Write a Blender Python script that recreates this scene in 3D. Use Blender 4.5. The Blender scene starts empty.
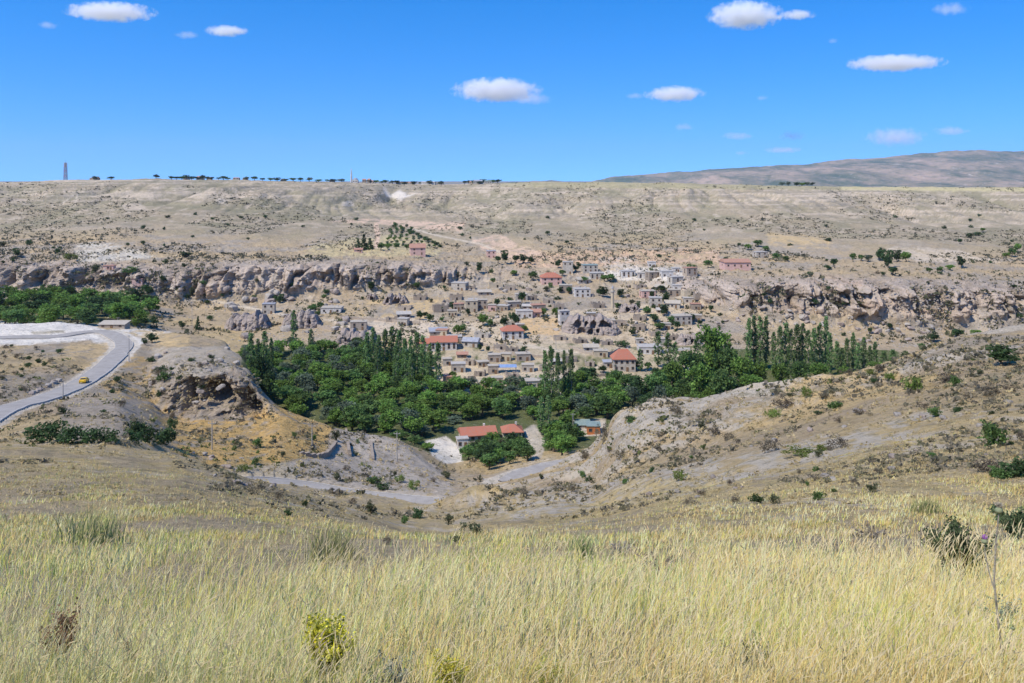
import bpy, math, random
import numpy as np
from math import radians, sin, cos, pi

random.seed(7)
rng = np.random.default_rng(7)
scene = bpy.context.scene
COL = scene.collection

# ------------------------------------------------------------------ camera
FP = 850.0          # focal length in pixels of a 1024 wide frame
HR = 179.5          # row of the eye level
cam_d = bpy.data.cameras.new('camera')
cam_d.sensor_width = 36.0
cam_d.lens = FP / 1024 * 36
cam_d.shift_y = -(341.5 - HR) / 1024
cam_d.clip_start = 0.1
cam_d.clip_end = 90000
cam = bpy.data.objects.new('camera', cam_d)
cam.location = (0, 0, 0)
cam.rotation_euler = (radians(90), 0, 0)
COL.objects.link(cam)
scene.camera = cam
scene.render.resolution_x = 1024
scene.render.resolution_y = 683

# ------------------------------------------------------------------ light
SUN_EL, SUN_AZ = radians(52), radians(-128)      # azimuth from +Y towards +X
sdir = (sin(SUN_AZ) * cos(SUN_EL), cos(SUN_AZ) * cos(SUN_EL), sin(SUN_EL))
sl = bpy.data.lights.new('sun', 'SUN')
sl.energy = 5.0
sl.angle = radians(0.5)
sl.color = (1.0, 0.925, 0.82)
so = bpy.data.objects.new('sun', sl)
so.rotation_euler = (pi / 2 - SUN_EL, 0, -SUN_AZ + pi)
so.location = (sdir[0] * 50, sdir[1] * 50, 80)
COL.objects.link(so)

world = bpy.data.worlds.new('World')
scene.world = world
world.use_nodes = True
wn = world.node_tree
wn.nodes.clear()
wo = wn.nodes.new('ShaderNodeOutputWorld')
wb = wn.nodes.new('ShaderNodeBackground')
sky = wn.nodes.new('ShaderNodeTexSky')
sky.sky_type = 'NISHITA'
sky.sun_disc = False
sky.sun_elevation = SUN_EL
sky.sun_rotation = SUN_AZ
sky.altitude = 1200
sky.air_density = 1.0
sky.dust_density = 0.1
sky.ozone_density = 2.0
# look the sky up a little higher than the view so that the clear blue reaches the skyline
wtc = wn.nodes.new('ShaderNodeTexCoord'); wad = wn.nodes.new('ShaderNodeVectorMath'); wad.operation = 'ADD'
wad.inputs[1].default_value = (0, 0, 0.16); wno = wn.nodes.new('ShaderNodeVectorMath'); wno.operation = 'NORMALIZE'
wn.links.new(wtc.outputs['Generated'], wad.inputs[0]); wn.links.new(wad.outputs[0], wno.inputs[0]); wn.links.new(wno.outputs[0], sky.inputs[0])
hs = wn.nodes.new('ShaderNodeHueSaturation')
hs.inputs['Saturation'].default_value = 1.46
hs.inputs['Hue'].default_value = 0.508
hs.inputs['Value'].default_value = 1.7
wn.links.new(sky.outputs[0], hs.inputs['Color'])
wn.links.new(hs.outputs[0], wb.inputs[0])
wb.inputs[1].default_value = 0.14
wn.links.new(wb.outputs[0], wo.inputs[0])
vs = scene.view_settings
vs.view_transform = 'Standard'
vs.look = 'None'
vs.exposure = 0.0
vs.gamma = 1.0
scene.cycles.max_bounces = 6
scene.cycles.transparent_max_bounces = 8
scene.cycles.volume_bounces = 6

# ------------------------------------------------------------------ helpers
def tag(o, label=None, cat=None, group=None, kind=None):
    if label: o['label'] = label
    if cat: o['category'] = cat
    if group: o['group'] = group
    if kind: o['kind'] = kind
    return o

def np_mesh(name, verts, faces, mats=(), smooth=True, fmat=None, col=None):
    me = bpy.data.meshes.new(name)
    verts = np.asarray(verts, dtype=np.float32)
    faces = np.asarray(faces, dtype=np.int32)
    n, k = faces.shape
    me.vertices.add(len(verts))
    me.vertices.foreach_set('co', verts.ravel())
    me.loops.add(n * k)
    me.loops.foreach_set('vertex_index', faces.ravel())
    me.polygons.add(n)
    me.polygons.foreach_set('loop_start', np.arange(0, n * k, k, dtype=np.int32))
    me.polygons.foreach_set('use_smooth', np.full(n, smooth, dtype=bool))
    for m in mats: me.materials.append(m)
    if fmat is not None: me.polygons.foreach_set('material_index', np.asarray(fmat, dtype=np.int32))
    if col is not None:
        a = me.color_attributes.new('Col', 'FLOAT_COLOR', 'POINT')
        c = np.ones((len(verts), 4), dtype=np.float32)
        c[:, :col.shape[1]] = col
        a.data.foreach_set('color', c.ravel())
    me.update(calc_edges=True)
    return me

class MB:
    """collects simple shapes into one mesh"""
    def __init__(self): self.v, self.f = [], []
    def box(self, c, s, rz=0, rx=0, ry=0):
        x, y, z = [q / 2 for q in s]
        pts = [(-x, -y, -z), (x, -y, -z), (x, y, -z), (-x, y, -z), (-x, -y, z), (x, -y, z), (x, y, z), (-x, y, z)]
        i = len(self.v)
        for p in pts:
            px, py, pz = p
            py, pz = py * cos(rx) - pz * sin(rx), py * sin(rx) + pz * cos(rx)
            px, pz = px * cos(ry) + pz * sin(ry), -px * sin(ry) + pz * cos(ry)
            px, py = px * cos(rz) - py * sin(rz), px * sin(rz) + py * cos(rz)
            self.v.append((px + c[0], py + c[1], pz + c[2]))
        for f in ((0, 3, 2, 1), (4, 5, 6, 7), (0, 1, 5, 4), (1, 2, 6, 5), (2, 3, 7, 6), (3, 0, 4, 7)):
            self.f.append(tuple(i + a for a in f))
        return self
    def poly(self, pts, faces):
        i = len(self.v)
        self.v += [tuple(p) for p in pts]
        self.f += [tuple(i + a for a in f) for f in faces]
        return self
    def tube(self, path, rad, n=6, cap=True):
        path = [np.array(p, dtype=float) for p in path]
        if not hasattr(rad, '__len__'): rad = [rad] * len(path)
        i0 = len(self.v)
        for k, p in enumerate(path):
            d = path[min(k + 1, len(path) - 1)] - path[max(k - 1, 0)]
            d = d / (np.linalg.norm(d) + 1e-9)
            a = np.cross(d, (0, 0, 1.0)) if abs(d[2]) < 0.95 else np.cross(d, (1.0, 0, 0))
            a /= np.linalg.norm(a); b = np.cross(d, a)
            for j in range(n):
                t = 2 * pi * j / n
                self.v.append(tuple(p + (a * cos(t) + b * sin(t)) * rad[k]))
        for k in range(len(path) - 1):
            for j in range(n):
                q = i0 + k * n
                self.f.append((q + j, q + (j + 1) % n, q + n + (j + 1) % n, q + n + j))
        if cap:
            self.f.append(tuple(i0 + j for j in range(n)))
            q = i0 + (len(path) - 1) * n
            self.f.append(tuple(q + j for j in reversed(range(n))))
        return self
    def lathe(self, prof, n=12, c=(0, 0, 0)):
        i0 = len(self.v)
        for r, z in prof:
            for j in range(n):
                t = 2 * pi * j / n
                self.v.append((c[0] + r * cos(t), c[1] + r * sin(t), c[2] + z))
        for k in range(len(prof) - 1):
            for j in range(n):
                q = i0 + k * n
                self.f.append((q + j, q + (j + 1) % n, q + n + (j + 1) % n, q + n + j))
        self.f.append(tuple(i0 + j for j in reversed(range(n))))
        q = i0 + (len(prof) - 1) * n
        self.f.append(tuple(q + j for j in range(n)))
        return self
    def build(self, name, mat, parent=None, smooth=False):
        me = bpy.data.meshes.new(name)
        me.from_pydata(self.v, [], self.f)
        me.materials.append(mat)
        if smooth:
            me.polygons.foreach_set('use_smooth', [True] * len(me.polygons))
        me.update()
        o = bpy.data.objects.new(name, me)
        COL.objects.link(o)
        if parent is not None: o.parent = parent
        return o

def empty(name, loc, rz=0, sc=1.0):
    o = bpy.data.objects.new(name, None)
    o.empty_display_size = 0.5
    o.location = loc
    o.rotation_euler = (0, 0, rz)
    if not hasattr(sc, '__len__'): sc = (sc, sc, sc)
    o.scale = sc
    COL.objects.link(o)
    return o

def obj(name, me, parent=None, loc=(0, 0, 0), rz=0):
    o = bpy.data.objects.new(name, me)
    o.location = loc
    o.rotation_euler = (0, 0, rz)
    COL.objects.link(o)
    if parent is not None: o.parent = parent
    return o

def lattice(ix, iy, seed):
    h = (ix * 374761393 + iy * 668265263 + seed * 974634777) & 0xFFFFFFFF
    h = ((h ^ (h >> 13)) * 1274126177) & 0xFFFFFFFF
    h = (h ^ (h >> 16)) & 0xFFFFFF
    return h / float(0xFFFFFF)

def vnoise(x, y, seed=0):
    x0 = np.floor(x); y0 = np.floor(y)
    fx = x - x0; fy = y - y0
    fx = fx * fx * fx * (fx * (fx * 6 - 15) + 10); fy = fy * fy * fy * (fy * (fy * 6 - 15) + 10)
    ix = x0.astype(np.int64); iy = y0.astype(np.int64)
    a = lattice(ix, iy, seed); b = lattice(ix + 1, iy, seed)
    c = lattice(ix, iy + 1, seed); d = lattice(ix + 1, iy + 1, seed)
    return (a + (b - a) * fx) * (1 - fy) + (c + (d - c) * fx) * fy

def fbm(x, y, octv=4, seed=0, gain=0.5):
    s = 0.0; a = 1.0; t = 0.0
    for k in range(octv):
        s = s + a * (vnoise(x * 2.03 ** k + 17.3 * k, y * 2.03 ** k - 9.1 * k, seed + k) * 2 - 1)
        t += a; a *= gain
    return s / t            # about -1..1

def ridged(x, y, octv=4, seed=0):
    s = 0.0; a = 1.0; t = 0.0
    for k in range(octv):
        n = 1 - np.abs(vnoise(x * 2.1 ** k, y * 2.1 ** k, seed + k) * 2 - 1)
        s = s + a * n * n; t += a; a *= 0.5
    return s / t            # 0..1

# ------------------------------------------------------------------ materials
def new_mat(name):
    m = bpy.data.materials.new(name)
    m.use_nodes = True
    nt = m.node_tree
    b = nt.nodes['Principled BSDF']
    b.inputs['Specular IOR Level'].default_value = 0.08
    b.inputs['Roughness'].default_value = 0.9
    return m, nt, b

def N(nt, t, **kw):
    n = nt.nodes.new(t)
    for k, v in kw.items():
        if k in n.inputs: n.inputs[k].default_value = v
        else: setattr(n, k, v)
    return n

def mixc(nt, fac, a, b, mode='MIX'):
    n = nt.nodes.new('ShaderNodeMix'); n.data_type = 'RGBA'; n.blend_type = mode
    for i, v in ((0, fac), (6, a), (7, b)):
        if isinstance(v, (int, float)): n.inputs[i].default_value = v
        elif isinstance(v, tuple): n.inputs[i].default_value = (*v, 1)
        else: nt.links.new(v, n.inputs[i])
    return n.outputs[2]

def ramp(nt, src, stops):
    r = nt.nodes.new('ShaderNodeValToRGB')
    el = r.color_ramp.elements
    while len(el) < len(stops): el.new(0.5)
    for e, (p, c) in zip(el, stops):
        e.position = p
        e.color = (c, c, c, 1) if isinstance(c, (int, float)) else (*c, 1)
    nt.links.new(src, r.inputs[0])
    return r.outputs[0]

def noise(nt, vec, scale, detail=4, rough=0.55, ntype=None):
    n = N(nt, 'ShaderNodeTexNoise', Scale=scale, Detail=detail, Roughness=rough)
    nt.links.new(vec, n.inputs['Vector'])
    return n.outputs['Fac']

def worn(name, c1, c2, scale=2.0, rough=0.9, bump=0.1, dirt=0.5):
    """plaster, stone, tile: two tones broken up by noise in object space"""
    m, nt, b = new_mat(name)
    tc = N(nt, 'ShaderNodeTexCoord')
    v = tc.outputs['Object']
    f = noise(nt, v, scale, 6, 0.65)
    c = mixc(nt, ramp(nt, f, [(0.35, 0.0), (0.65, 1.0)]), c1, c2)
    f2 = noise(nt, v, scale * 6, 3, 0.6)
    c = mixc(nt, dirt, c, ramp(nt, f2, [(0.3, 0.55), (0.6, 1.0)]), 'MULTIPLY')
    nt.links.new(c, b.inputs['Base Color'])
    b.inputs['Roughness'].default_value = rough
    bp = N(nt, 'ShaderNodeBump', Strength=0.5, Distance=bump)
    nt.links.new(f2, bp.inputs['Height']); nt.links.new(bp.outputs[0], b.inputs['Normal'])
    return m

def attr_mat(name, trans=0.3, sat=1.0, rough=0.8, soft=0.0):
    """leaves and blades: colour per leaf from the mesh, light passes through"""
    m, nt, b = new_mat(name)
    a = N(nt, 'ShaderNodeVertexColor'); a.layer_name = 'Col'
    oi = N(nt, 'ShaderNodeObjectInfo')
    hsv = N(nt, 'ShaderNodeHueSaturation', Saturation=sat)
    mr = N(nt, 'ShaderNodeMapRange'); nt.links.new(oi.outputs['Random'], mr.inputs[0])
    mr.inputs[3].default_value = 0.75; mr.inputs[4].default_value = 1.3
    nt.links.new(mr.outputs[0], hsv.inputs['Value'])
    mr2 = N(nt, 'ShaderNodeMapRange'); nt.links.new(oi.outputs['Random'], mr2.inputs[0])
    mr2.inputs[3].default_value = 0.49; mr2.inputs[4].default_value = 0.51
    nt.links.new(mr2.outputs[0], hsv.inputs['Hue'])
    nt.links.new(a.outputs[0], hsv.inputs['Color'])
    nt.links.new(hsv.outputs[0], b.inputs['Base Color'])
    b.inputs['Roughness'].default_value = rough
    t = N(nt, 'ShaderNodeBsdfTranslucent'); nt.links.new(hsv.outputs[0], t.inputs[0])
    mx = N(nt, 'ShaderNodeMixShader', Fac=trans)
    if soft:      # normals tilted upward to brighten the flat blades beyond what their shape catches
        gn = N(nt, 'ShaderNodeNewGeometry'); va_ = N(nt, 'ShaderNodeVectorMath', operation='ADD'); va_.inputs[1].default_value = (0, 0, soft)
        vn_ = N(nt, 'ShaderNodeVectorMath', operation='NORMALIZE')
        nt.links.new(gn.outputs['Normal'], va_.inputs[0]); nt.links.new(va_.outputs[0], vn_.inputs[0]); nt.links.new(vn_.outputs[0], b.inputs['Normal'])
    nt.links.new(b.outputs[0], mx.inputs[1]); nt.links.new(t.outputs[0], mx.inputs[2])
    nt.links.new(mx.outputs[0], nt.nodes['Material Output'].inputs[0])
    return m

M = {}
M['leaf'] = attr_mat('foliage', 0.4)
M['grass'] = attr_mat('grass_blades', 0.35, soft=1.1)
M['bark'] = worn('bark', (0.10, 0.075, 0.05), (0.2, 0.17, 0.13), 3, 0.95, 0.05)
M['pale_bark'] = worn('pale_bark', (0.28, 0.25, 0.19), (0.42, 0.38, 0.3), 3, 0.95, 0.05)
M['plaster'] = worn('plaster', (0.60, 0.55, 0.46), (0.43, 0.38, 0.31), 0.6, .9, .1, .75)
M['white'] = worn('whitewash', (0.74, 0.71, 0.65), (0.52, 0.48, 0.42), 0.5, .9, .1, .6)
M['pink'] = worn('pink_plaster', (0.62, 0.38, 0.32), (0.7, 0.5, 0.42), 0.6)
M['cream'] = worn('cream_plaster', (0.62, 0.52, 0.36), (0.5, 0.42, 0.3), 0.6)
M['stonewall'] = worn('stone_wall', (0.42, 0.35, 0.27), (0.3, 0.25, 0.2), 1.5, 0.95, 0.2, 0.8)
M['tuffwall'] = worn('tuff_block_wall', (0.52, 0.44, 0.34), (0.4, 0.33, 0.26), 1.5, 0.95, 0.2, 0.8)
M['concrete'] = worn('concrete', (0.40, 0.375, 0.33), (0.52, 0.485, 0.43), 0.8)
M['roofearth'] = worn('earth_roof', (0.42, 0.37, 0.29), (0.5, 0.45, 0.37), 0.8)
M['metalroof'] = worn('grey_blue_roof', (0.3, 0.31, 0.34), (0.42, 0.43, 0.45), 0.5, 0.5)
M['greenroof'] = worn('grey_green_roof', (0.2, 0.27, 0.24), (0.3, 0.36, 0.32), 0.5, 0.6)
M['bluesheet'] = worn('blue_sheet', (0.2, 0.3, 0.5), (0.32, 0.42, 0.58), 0.5, 0.6)
M['dark'] = worn('opening_shade_paint', (0.03, 0.025, 0.02), (0.05, 0.04, 0.035), 1)
M['wood'] = worn('weathered_wood', (0.2, 0.12, 0.07), (0.28, 0.18, 0.1), 2)
M['orange'] = worn('orange_timber', (0.55, 0.2, 0.07), (0.45, 0.16, 0.06), 1)
M['pole'] = worn('grey_pole', (0.35, 0.33, 0.3), (0.45, 0.43, 0.4), 2)
M['steel'] = worn('galvanised_steel', (0.22, 0.22, 0.24), (0.3, 0.3, 0.32), 2, 0.5)
M['redsteel'] = worn('red_painted_steel', (0.4, 0.06, 0.05), (0.3, 0.05, 0.04), 2, 0.5)

def tile_mat(name, c1, c2):
    m, nt, b = new_mat(name)
    tc = N(nt, 'ShaderNodeTexCoord'); v = tc.outputs['Object']
    br = N(nt, 'ShaderNodeTexWave', Scale=1.6, Distortion=0.6)
    nt.links.new(v, br.inputs['Vector'])
    f = noise(nt, v, 0.9, 6, 0.7)
    c = mixc(nt, ramp(nt, f, [(0.35, 0.0), (0.65, 1.0)]), c1, c2)
    c = mixc(nt, 0.35, c, ramp(nt, br.outputs['Fac'], [(0.1, 0.5), (0.5, 1.0)]), 'MULTIPLY')
    nt.links.new(c, b.inputs['Base Color'])
    bp = N(nt, 'ShaderNodeBump', Strength=0.6, Distance=0.06)
    nt.links.new(br.outputs['Fac'], bp.inputs['Height']); nt.links.new(bp.outputs[0], b.inputs['Normal'])
    return m
M['tile'] = tile_mat('red_roof_tile', (0.5, 0.17, 0.10), (0.42, 0.2, 0.14))
M['oldtile'] = tile_mat('old_roof_tile', (0.42, 0.22, 0.15), (0.5, 0.3, 0.22))

def glass_mat():
    m, nt, b = new_mat('window_glass')
    b.inputs['Base Color'].default_value = (0.03, 0.04, 0.05, 1)
    b.inputs['Roughness'].default_value = 0.12
    b.inputs['Specular IOR Level'].default_value = 0.5
    return m
M['glass'] = glass_mat()

def paint(name, c, rough=0.35):
    m, nt, b = new_mat(name)
    tc = N(nt, 'ShaderNodeTexCoord')
    f = noise(nt, tc.outputs['Object'], 3, 3)
    nt.links.new(mixc(nt, ramp(nt, f, [(0.3, 0.0), (0.7, 1.0)]), c, tuple(q * 0.85 for q in c)), b.inputs['Base Color'])
    b.inputs['Roughness'].default_value = rough
    b.inputs['Specular IOR Level'].default_value = 0.5
    return m
M['taxi'] = paint('yellow_paint', (0.8, 0.5, 0.02))
M['carwhite'] = paint('white_paint', (0.75, 0.75, 0.75))
M['carred'] = paint('red_paint', (0.5, 0.05, 0.04))
M['rubber'] = paint('rubber', (0.03, 0.03, 0.03), 0.9)
M['lamp'] = paint('lamp_lens', (0.7, 0.68, 0.6), 0.2)

def rock_mat(name, c1, c2, c3, scale=0.35):
    m, nt, b = new_mat(name)
    g = N(nt, 'ShaderNodeNewGeometry'); v = g.outputs['Position']
    f = noise(nt, v, scale, 8, 0.65)
    c = mixc(nt, ramp(nt, f, [(0.35, 0.0), (0.62, 1.0)]), c1, c2)
    f2 = noise(nt, v, scale * 5, 6, 0.7)
    c = mixc(nt, ramp(nt, f2, [(0.5, 0.0), (0.75, 0.8)]), c, c3)
    nt.links.new(c, b.inputs['Base Color'])
    bp = N(nt, 'ShaderNodeBump', Strength=0.9, Distance=0.5)
    nt.links.new(f2, bp.inputs['Height']); nt.links.new(bp.outputs[0], b.inputs['Normal'])
    return m
M['rock'] = rock_mat('grey_pink_tuff', (0.42, 0.34, 0.29), (0.3, 0.26, 0.22), (0.2, 0.17, 0.14))
M['palerock'] = rock_mat('pale_boulder', (0.5, 0.45, 0.38), (0.38, 0.34, 0.29), (0.24, 0.21, 0.18), 0.8)
# ------------------------------------------------------------------ terrain: polar height field
# every column of the table: image column, then (distance, row) of foreground edge, dip, foot and top of the
# rock step, spur crest, valley near, valley far, cliff foot, cliff top, bench, mid slope, rim
T = [
 (-420, (60,440),(120,455),(190,430),(200,428),(400,325),(440,331),(560,302),(590,296),(608,270),(850,244),(1200,214),(1600,183)),
 (0,    (70,446),(125,452),(190,416),(200,412),(400,323),(440,331),(560,302),(590,296),(608,268),(850,240),(1200,212),(1600,180)),
 (60,   (72,446),(128,452),(225,394),(235,390),(400,322),(440,331),(560,303),(590,297),(608,268),(850,240),(1200,210),(1600,178)),
 (120,  (75,448),(130,450),(250,386),(260,381),(400,327),(440,338),(560,305),(590,299),(608,270),(850,238),(1200,208),(1600,177)),
 (150,  (77,452),(140,460),(250,400),(258,388),(400,329),(440,345),(550,310),(590,303),(612,272),(850,240),(1200,208),(1600,176.5)),
 (168,  (78,453),(146,468),(248,415),(256,379),(395,330),(440,348),(540,318),(592,306),(618,272),(850,241),(1200,208),(1600,177)),
 (185,  (79,455),(150,474),(249,418),(256,374),(390,331),(440,350),(530,322),(595,308),(624,270),(850,242),(1200,208),(1600,177.5)),
 (225,  (82,466),(160,480),(250,418),(256,371),(370,341),(440,365),(500,335),(598,306),(632,268),(850,244),(1200,209),(1600,178)),
 (250,  (85,477),(166,486),(250,417),(256,374),(290,368),(340,418),(460,358),(600,303),(638,267),(850,245),(1200,210),(1600,178)),
 (262,  (86,480),(169,487),(248,416),(254,392),(268,392),(335,426),(458,358),(600,302),(640,267),(850,245),(1200,210),(1600,178.5)),
 (280,  (88,488),(172,484),(245,414),(252,407),(263,404),(330,430),(455,358),(602,300),(642,267),(860,246),(1200,212),(1620,179)),
 (340,  (95,510),(172,492),(215,462),(225,455),(262,426),(330,432),(450,358),(610,296),(652,267),(860,247),(1250,215),(1700,180)),
 (400,  (100,528),(170,500),(215,480),(225,474),(258,441),(310,441),(430,368),(620,293),(662,266),(860,247),(1350,214),(1900,182)),
 (450,  (100,533),(168,507),(205,493),(215,490),(240,478),(290,463),(400,385),(638,287),(668,271),(880,248),(1300,213),(1750,183)),
 (500,  (95,523),(150,508),(200,492),(215,486),(238,480),(290,461),(375,402),(650,282),(680,271),(900,248),(1200,212),(1600,181)),
 (550,  (80,520),(130,500),(190,480),(210,475),(246,466),(300,451),(370,405),(650,282),(680,270),(920,245),(1200,211),(1560,180)),
 (590,  (64,518),(110,505),(168,480),(190,466),(240,456),(300,446),(373,404),(650,282),(680,270),(940,244),(1200,210),(1560,180)),
 (604,  (60,517),(100,503),(158,474),(186,448),(210,436),(300,446),(376,401),(648,283),(680,270),(940,244),(1200,210),(1560,180)),
 (616,  (57,516),(92,500),(150,470),(184,425),(204,411),(300,445),(380,399),(645,284),(678,270),(950,244),(1200,210),(1560,180)),
 (650,  (50,512),(80,496),(140,455),(180,415),(205,402),(300,445),(390,395),(620,290),(652,273),(940,244),(1200,210),(1580,181)),
 (700,  (45,507),(75,488),(135,440),(175,404),(205,393),(300,445),(400,385),(570,306),(600,286),(900,247),(1200,211),(1560,182)),
 (750,  (42,502),(70,478),(130,425),(170,395),(205,385),(300,440),(430,372),(530,321),(550,286),(830,252),(1180,213),(1520,183)),
 (800,  (40,497),(68,468),(125,415),(165,386),(205,376),(290,435),(440,366),(525,325),(548,283),(800,254),(1160,215),(1500,184)),
 (850,  (40,491),(66,455),(120,402),(160,379),(200,370),(280,425),(440,366),(520,328),(545,283),(790,255),(1160,216),(1500,184.5)),
 (900,  (40,487),(65,443),(115,390),(150,366),(190,354),(270,415),(440,366),(515,331),(540,285),(780,256),(1160,217),(1500,185)),
 (960,  (40,484),(62,432),(110,375),(140,350),(180,338),(260,400),(440,366),(515,331),(540,288),(780,258),(1160,218),(1500,185)),
 (1024, (40,481),(60,425),(105,366),(135,342),(175,331),(260,395),(440,366),(515,331),(540,292),(780,260),(1150,218),(1500,185)),
 (1444, (40,470),(60,415),(105,350),(135,330),(175,315),(260,380),(440,366),(515,331),(540,292),(780,260),(1150,218),(1500,185)),
]
TU = np.array([t[0] for t in T], float)
TY = np.array([[p[0] for p in t[1:]] for t in T], float)
_st = (TU < 460) | (TU > 690)
TY[_st, 8] = TY[_st, 7] + 8.0
TV = np.array([[p[1] for p in t[1:]] for t in T], float)
U = np.concatenate([np.linspace(-420, -36, 100, endpoint=False), np.linspace(-36, 1060, 1100, endpoint=False), np.linspace(1060, 1444, 100)])
NU = len(U)
CY = np.stack([np.interp(U, TU, TY[:, k]) for k in range(12)], 1)
CV = np.stack([np.interp(U, TU, TV[:, k]) for k in range(12)], 1)
CZ = -(CV - HR) / FP * CY
def ctrl(Y, V=None, Z=None):
    y = np.full((NU, 1), float(Y))
    z = np.full((NU, 1), -(V - HR) / FP * Y if Z is None else Z)
    return y, z
pre = [ctrl(0.35, Z=-1.25), ctrl(1.2, Z=-1.45), ctrl(3, 683), ctrl(8, 600), ctrl(25, 540)]
rimz = CZ[:, 11:12]
post = [(np.full((NU, 1), 2600.0), rimz * 1.4 - 22), (np.full((NU, 1), 5500.0), np.full((NU, 1), -110.0)), (np.full((NU, 1), 15000.0), np.full((NU, 1), -170.0))]
CYf = np.concatenate([p[0] for p in pre] + [CY] + [p[0] for p in post], 1)
CZf = np.concatenate([p[1] for p in pre] + [CZ] + [p[1] for p in post], 1)
CNT = [6, 14, 34, 50, 46, 60, 100, 60, 110, 50, 84, 120, 64, 84, 60, 56, 10, 8, 6]
NK = CYf.shape[1]
assert len(CNT) == NK - 1
kk = np.concatenate([np.linspace(i, i + 1, c, endpoint=False) for i, c in enumerate(CNT)] + [[NK - 1]])
NV = len(kk)
k0 = np.minimum(kk.astype(int), NK - 2); fr = kk - k0
Yg = CYf[:, k0] * (1 - fr) + CYf[:, k0 + 1] * fr
Zg = CZf[:, k0] * (1 - fr) + CZf[:, k0 + 1] * fr
def smooth_axis(A, s, axis):
    r = int(3 * s); k = np.exp(-0.5 * (np.arange(-r, r + 1) / s) ** 2); k /= k.sum()
    P = np.concatenate([np.repeat(A.take([0], axis), r, axis), A, np.repeat(A.take([-1], axis), r, axis)], axis)
    out = 0
    n = A.shape[axis]
    for i, w in enumerate(k):
        out = out + w * (P[i:i + n] if axis == 0 else P[:, i:i + n])
    return out
jn = int(sum(CNT[:4]))
Ys = smooth_axis(Yg, 5, 1); Zs = smooth_axis(Zg, 5, 1)
w = np.clip((np.arange(NV) - 30) / 30, 0, 1)[None]
w = w * np.clip((kk[None] < 16.5) * 1.0, 0, 1)
Yg = Yg * (1 - w) + Ys * w; Zg = Zg * (1 - w) + Zs * w
s0 = smooth_axis(Zg, 5, 0); Zg = np.where(kk[None] < 5, Zg, s0)
Yg = smooth_axis(Yg, 5, 0)
Xg = (U[:, None] - 512) / FP * Yg
K = np.repeat(kk[None], NU, 0) - 1.0     # counted from the point 1.2 m in front of the camera

def band(a, b, soft=0.3):
    return np.clip((K - a) / soft, 0, 1) * np.clip((b - K) / soft, 0, 1)
# relief: amplitudes follow the kind of ground
near = np.clip((Yg - 4) / 30, 0, 1)
Zg += 0.10 * fbm(Xg / 2.2, Yg / 2.2, 3, 11) * np.clip(Yg / 6, 0, 1) * (Yg < 200)
Zg += 0.5 * fbm(Xg / 9, Yg / 9, 4, 21) * near * (0.4 + 0.6 * (Yg > 60)) 
mid = np.clip((Yg - 60) / 80, 0, 1)
Zg += 1.4 * fbm(Xg / 32, Yg / 32, 5, 31) * mid * (1 - band(9.6, 10.4) * .7)
Zg -= 1.6 * (ridged(Xg / 26, Yg / 40, 4, 41) - 0.45) * mid * band(5.5, 9.3)
Zg += 1.5 * (fbm(Xg / 12, Yg / 12, 5, 51)) * band(11.0, 13.5)
rockn = np.clip(ridged(Xg / 9, Yg / 9, 4, 61) * 1.8 - 0.75, 0, 1)
# big relief of the far slope: spurs and hollows running down hill
fs = band(13.6, 14.95, 0.6)
warp = 60 * fbm(Xg / 300, Yg / 300, 2, 71)
Zg -= 42 * (ridged((Xg + warp) / 330, Yg / 1100, 4, 81) - 0.45) * fs
Zg -= 21 * (ridged((Xg + warp) / 90, Yg / 330, 4, 85) - 0.45) * fs
Zg += 3.0 * fbm(Xg / 60, Yg / 60, 5, 91) * band(13.2, 16, 0.5)
st = Zg / 5.0 + 0.6 * fbm(Xg / 160, Yg / 160, 3, 95)
Zg += 1.1 * (np.tanh(4 * (st - np.floor(st) - 0.5)) * 0.5 - (st - np.floor(st) - 0.5)) * band(13.2, 15.8, 0.5) * 2
# cliffs: blocks and vertical clefts pushed in and out
cl = band(11.2, 12.25, 0.25) * np.clip((np.abs(U - 560)[:, None] - 60) / 60, 0.25, 1)
col_n = ridged(Xg / 13, Zg / 55, 4, 101) - 0.5
blk = fbm(Xg / 6, Zg / 4, 4, 111)
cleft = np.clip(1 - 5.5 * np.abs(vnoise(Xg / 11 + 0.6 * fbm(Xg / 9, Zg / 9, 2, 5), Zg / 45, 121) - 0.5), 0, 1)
col_f = ridged(Xg / 5 + .4 * fbm(Xg / 9, Zg / 6, 2, 103), Zg / 30, 3, 104) - .5
def blocks(x, z, sx, sz, seed):
    wx_ = x / sx + .5 * fbm(x / (sx * 3), z / (sz * 4), 2, seed)
    ix = np.floor(wx_).astype(np.int64)
    iz = np.floor(z / sz + 3 * lattice(ix, ix * 0, seed + 1) + .25 * fbm(x / sx, z / sz, 2, seed + 2)).astype(np.int64)
    return lattice(ix, iz, seed + 3) - .5
blkA = blocks(Xg, Zg, 7.5, 9, 701); blkB = blocks(Xg, Zg, 3.2, 3.6, 711)
dYc = cl * (7 * blkA + 3.6 * blkB + 9 * col_n + 5 * col_f + 3.5 * blk + 10 * cleft)
oc = band(5.85, 7.35, 0.15) * np.clip((U - 150) / 20, 0, 1)[:, None] * np.clip((268 - U) / 12, 0, 1)[:, None]
cvn = 0.35 * fbm(Xg / 4, Zg / 3, 3, 137)
cave = cvn * 0 + np.exp(-(((U - 213) / 17)[:, None] ** 2) - ((K - 6.42) / 0.24) ** 2) + 0.9 * np.exp(-(((U - 250) / 8)[:, None] ** 2) - ((K - 6.35) / 0.27) ** 2) \
     + 0.6 * np.exp(-(((U - 188) / 4)[:, None] ** 2) - ((K - 6.35) / 0.27) ** 2)
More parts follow.
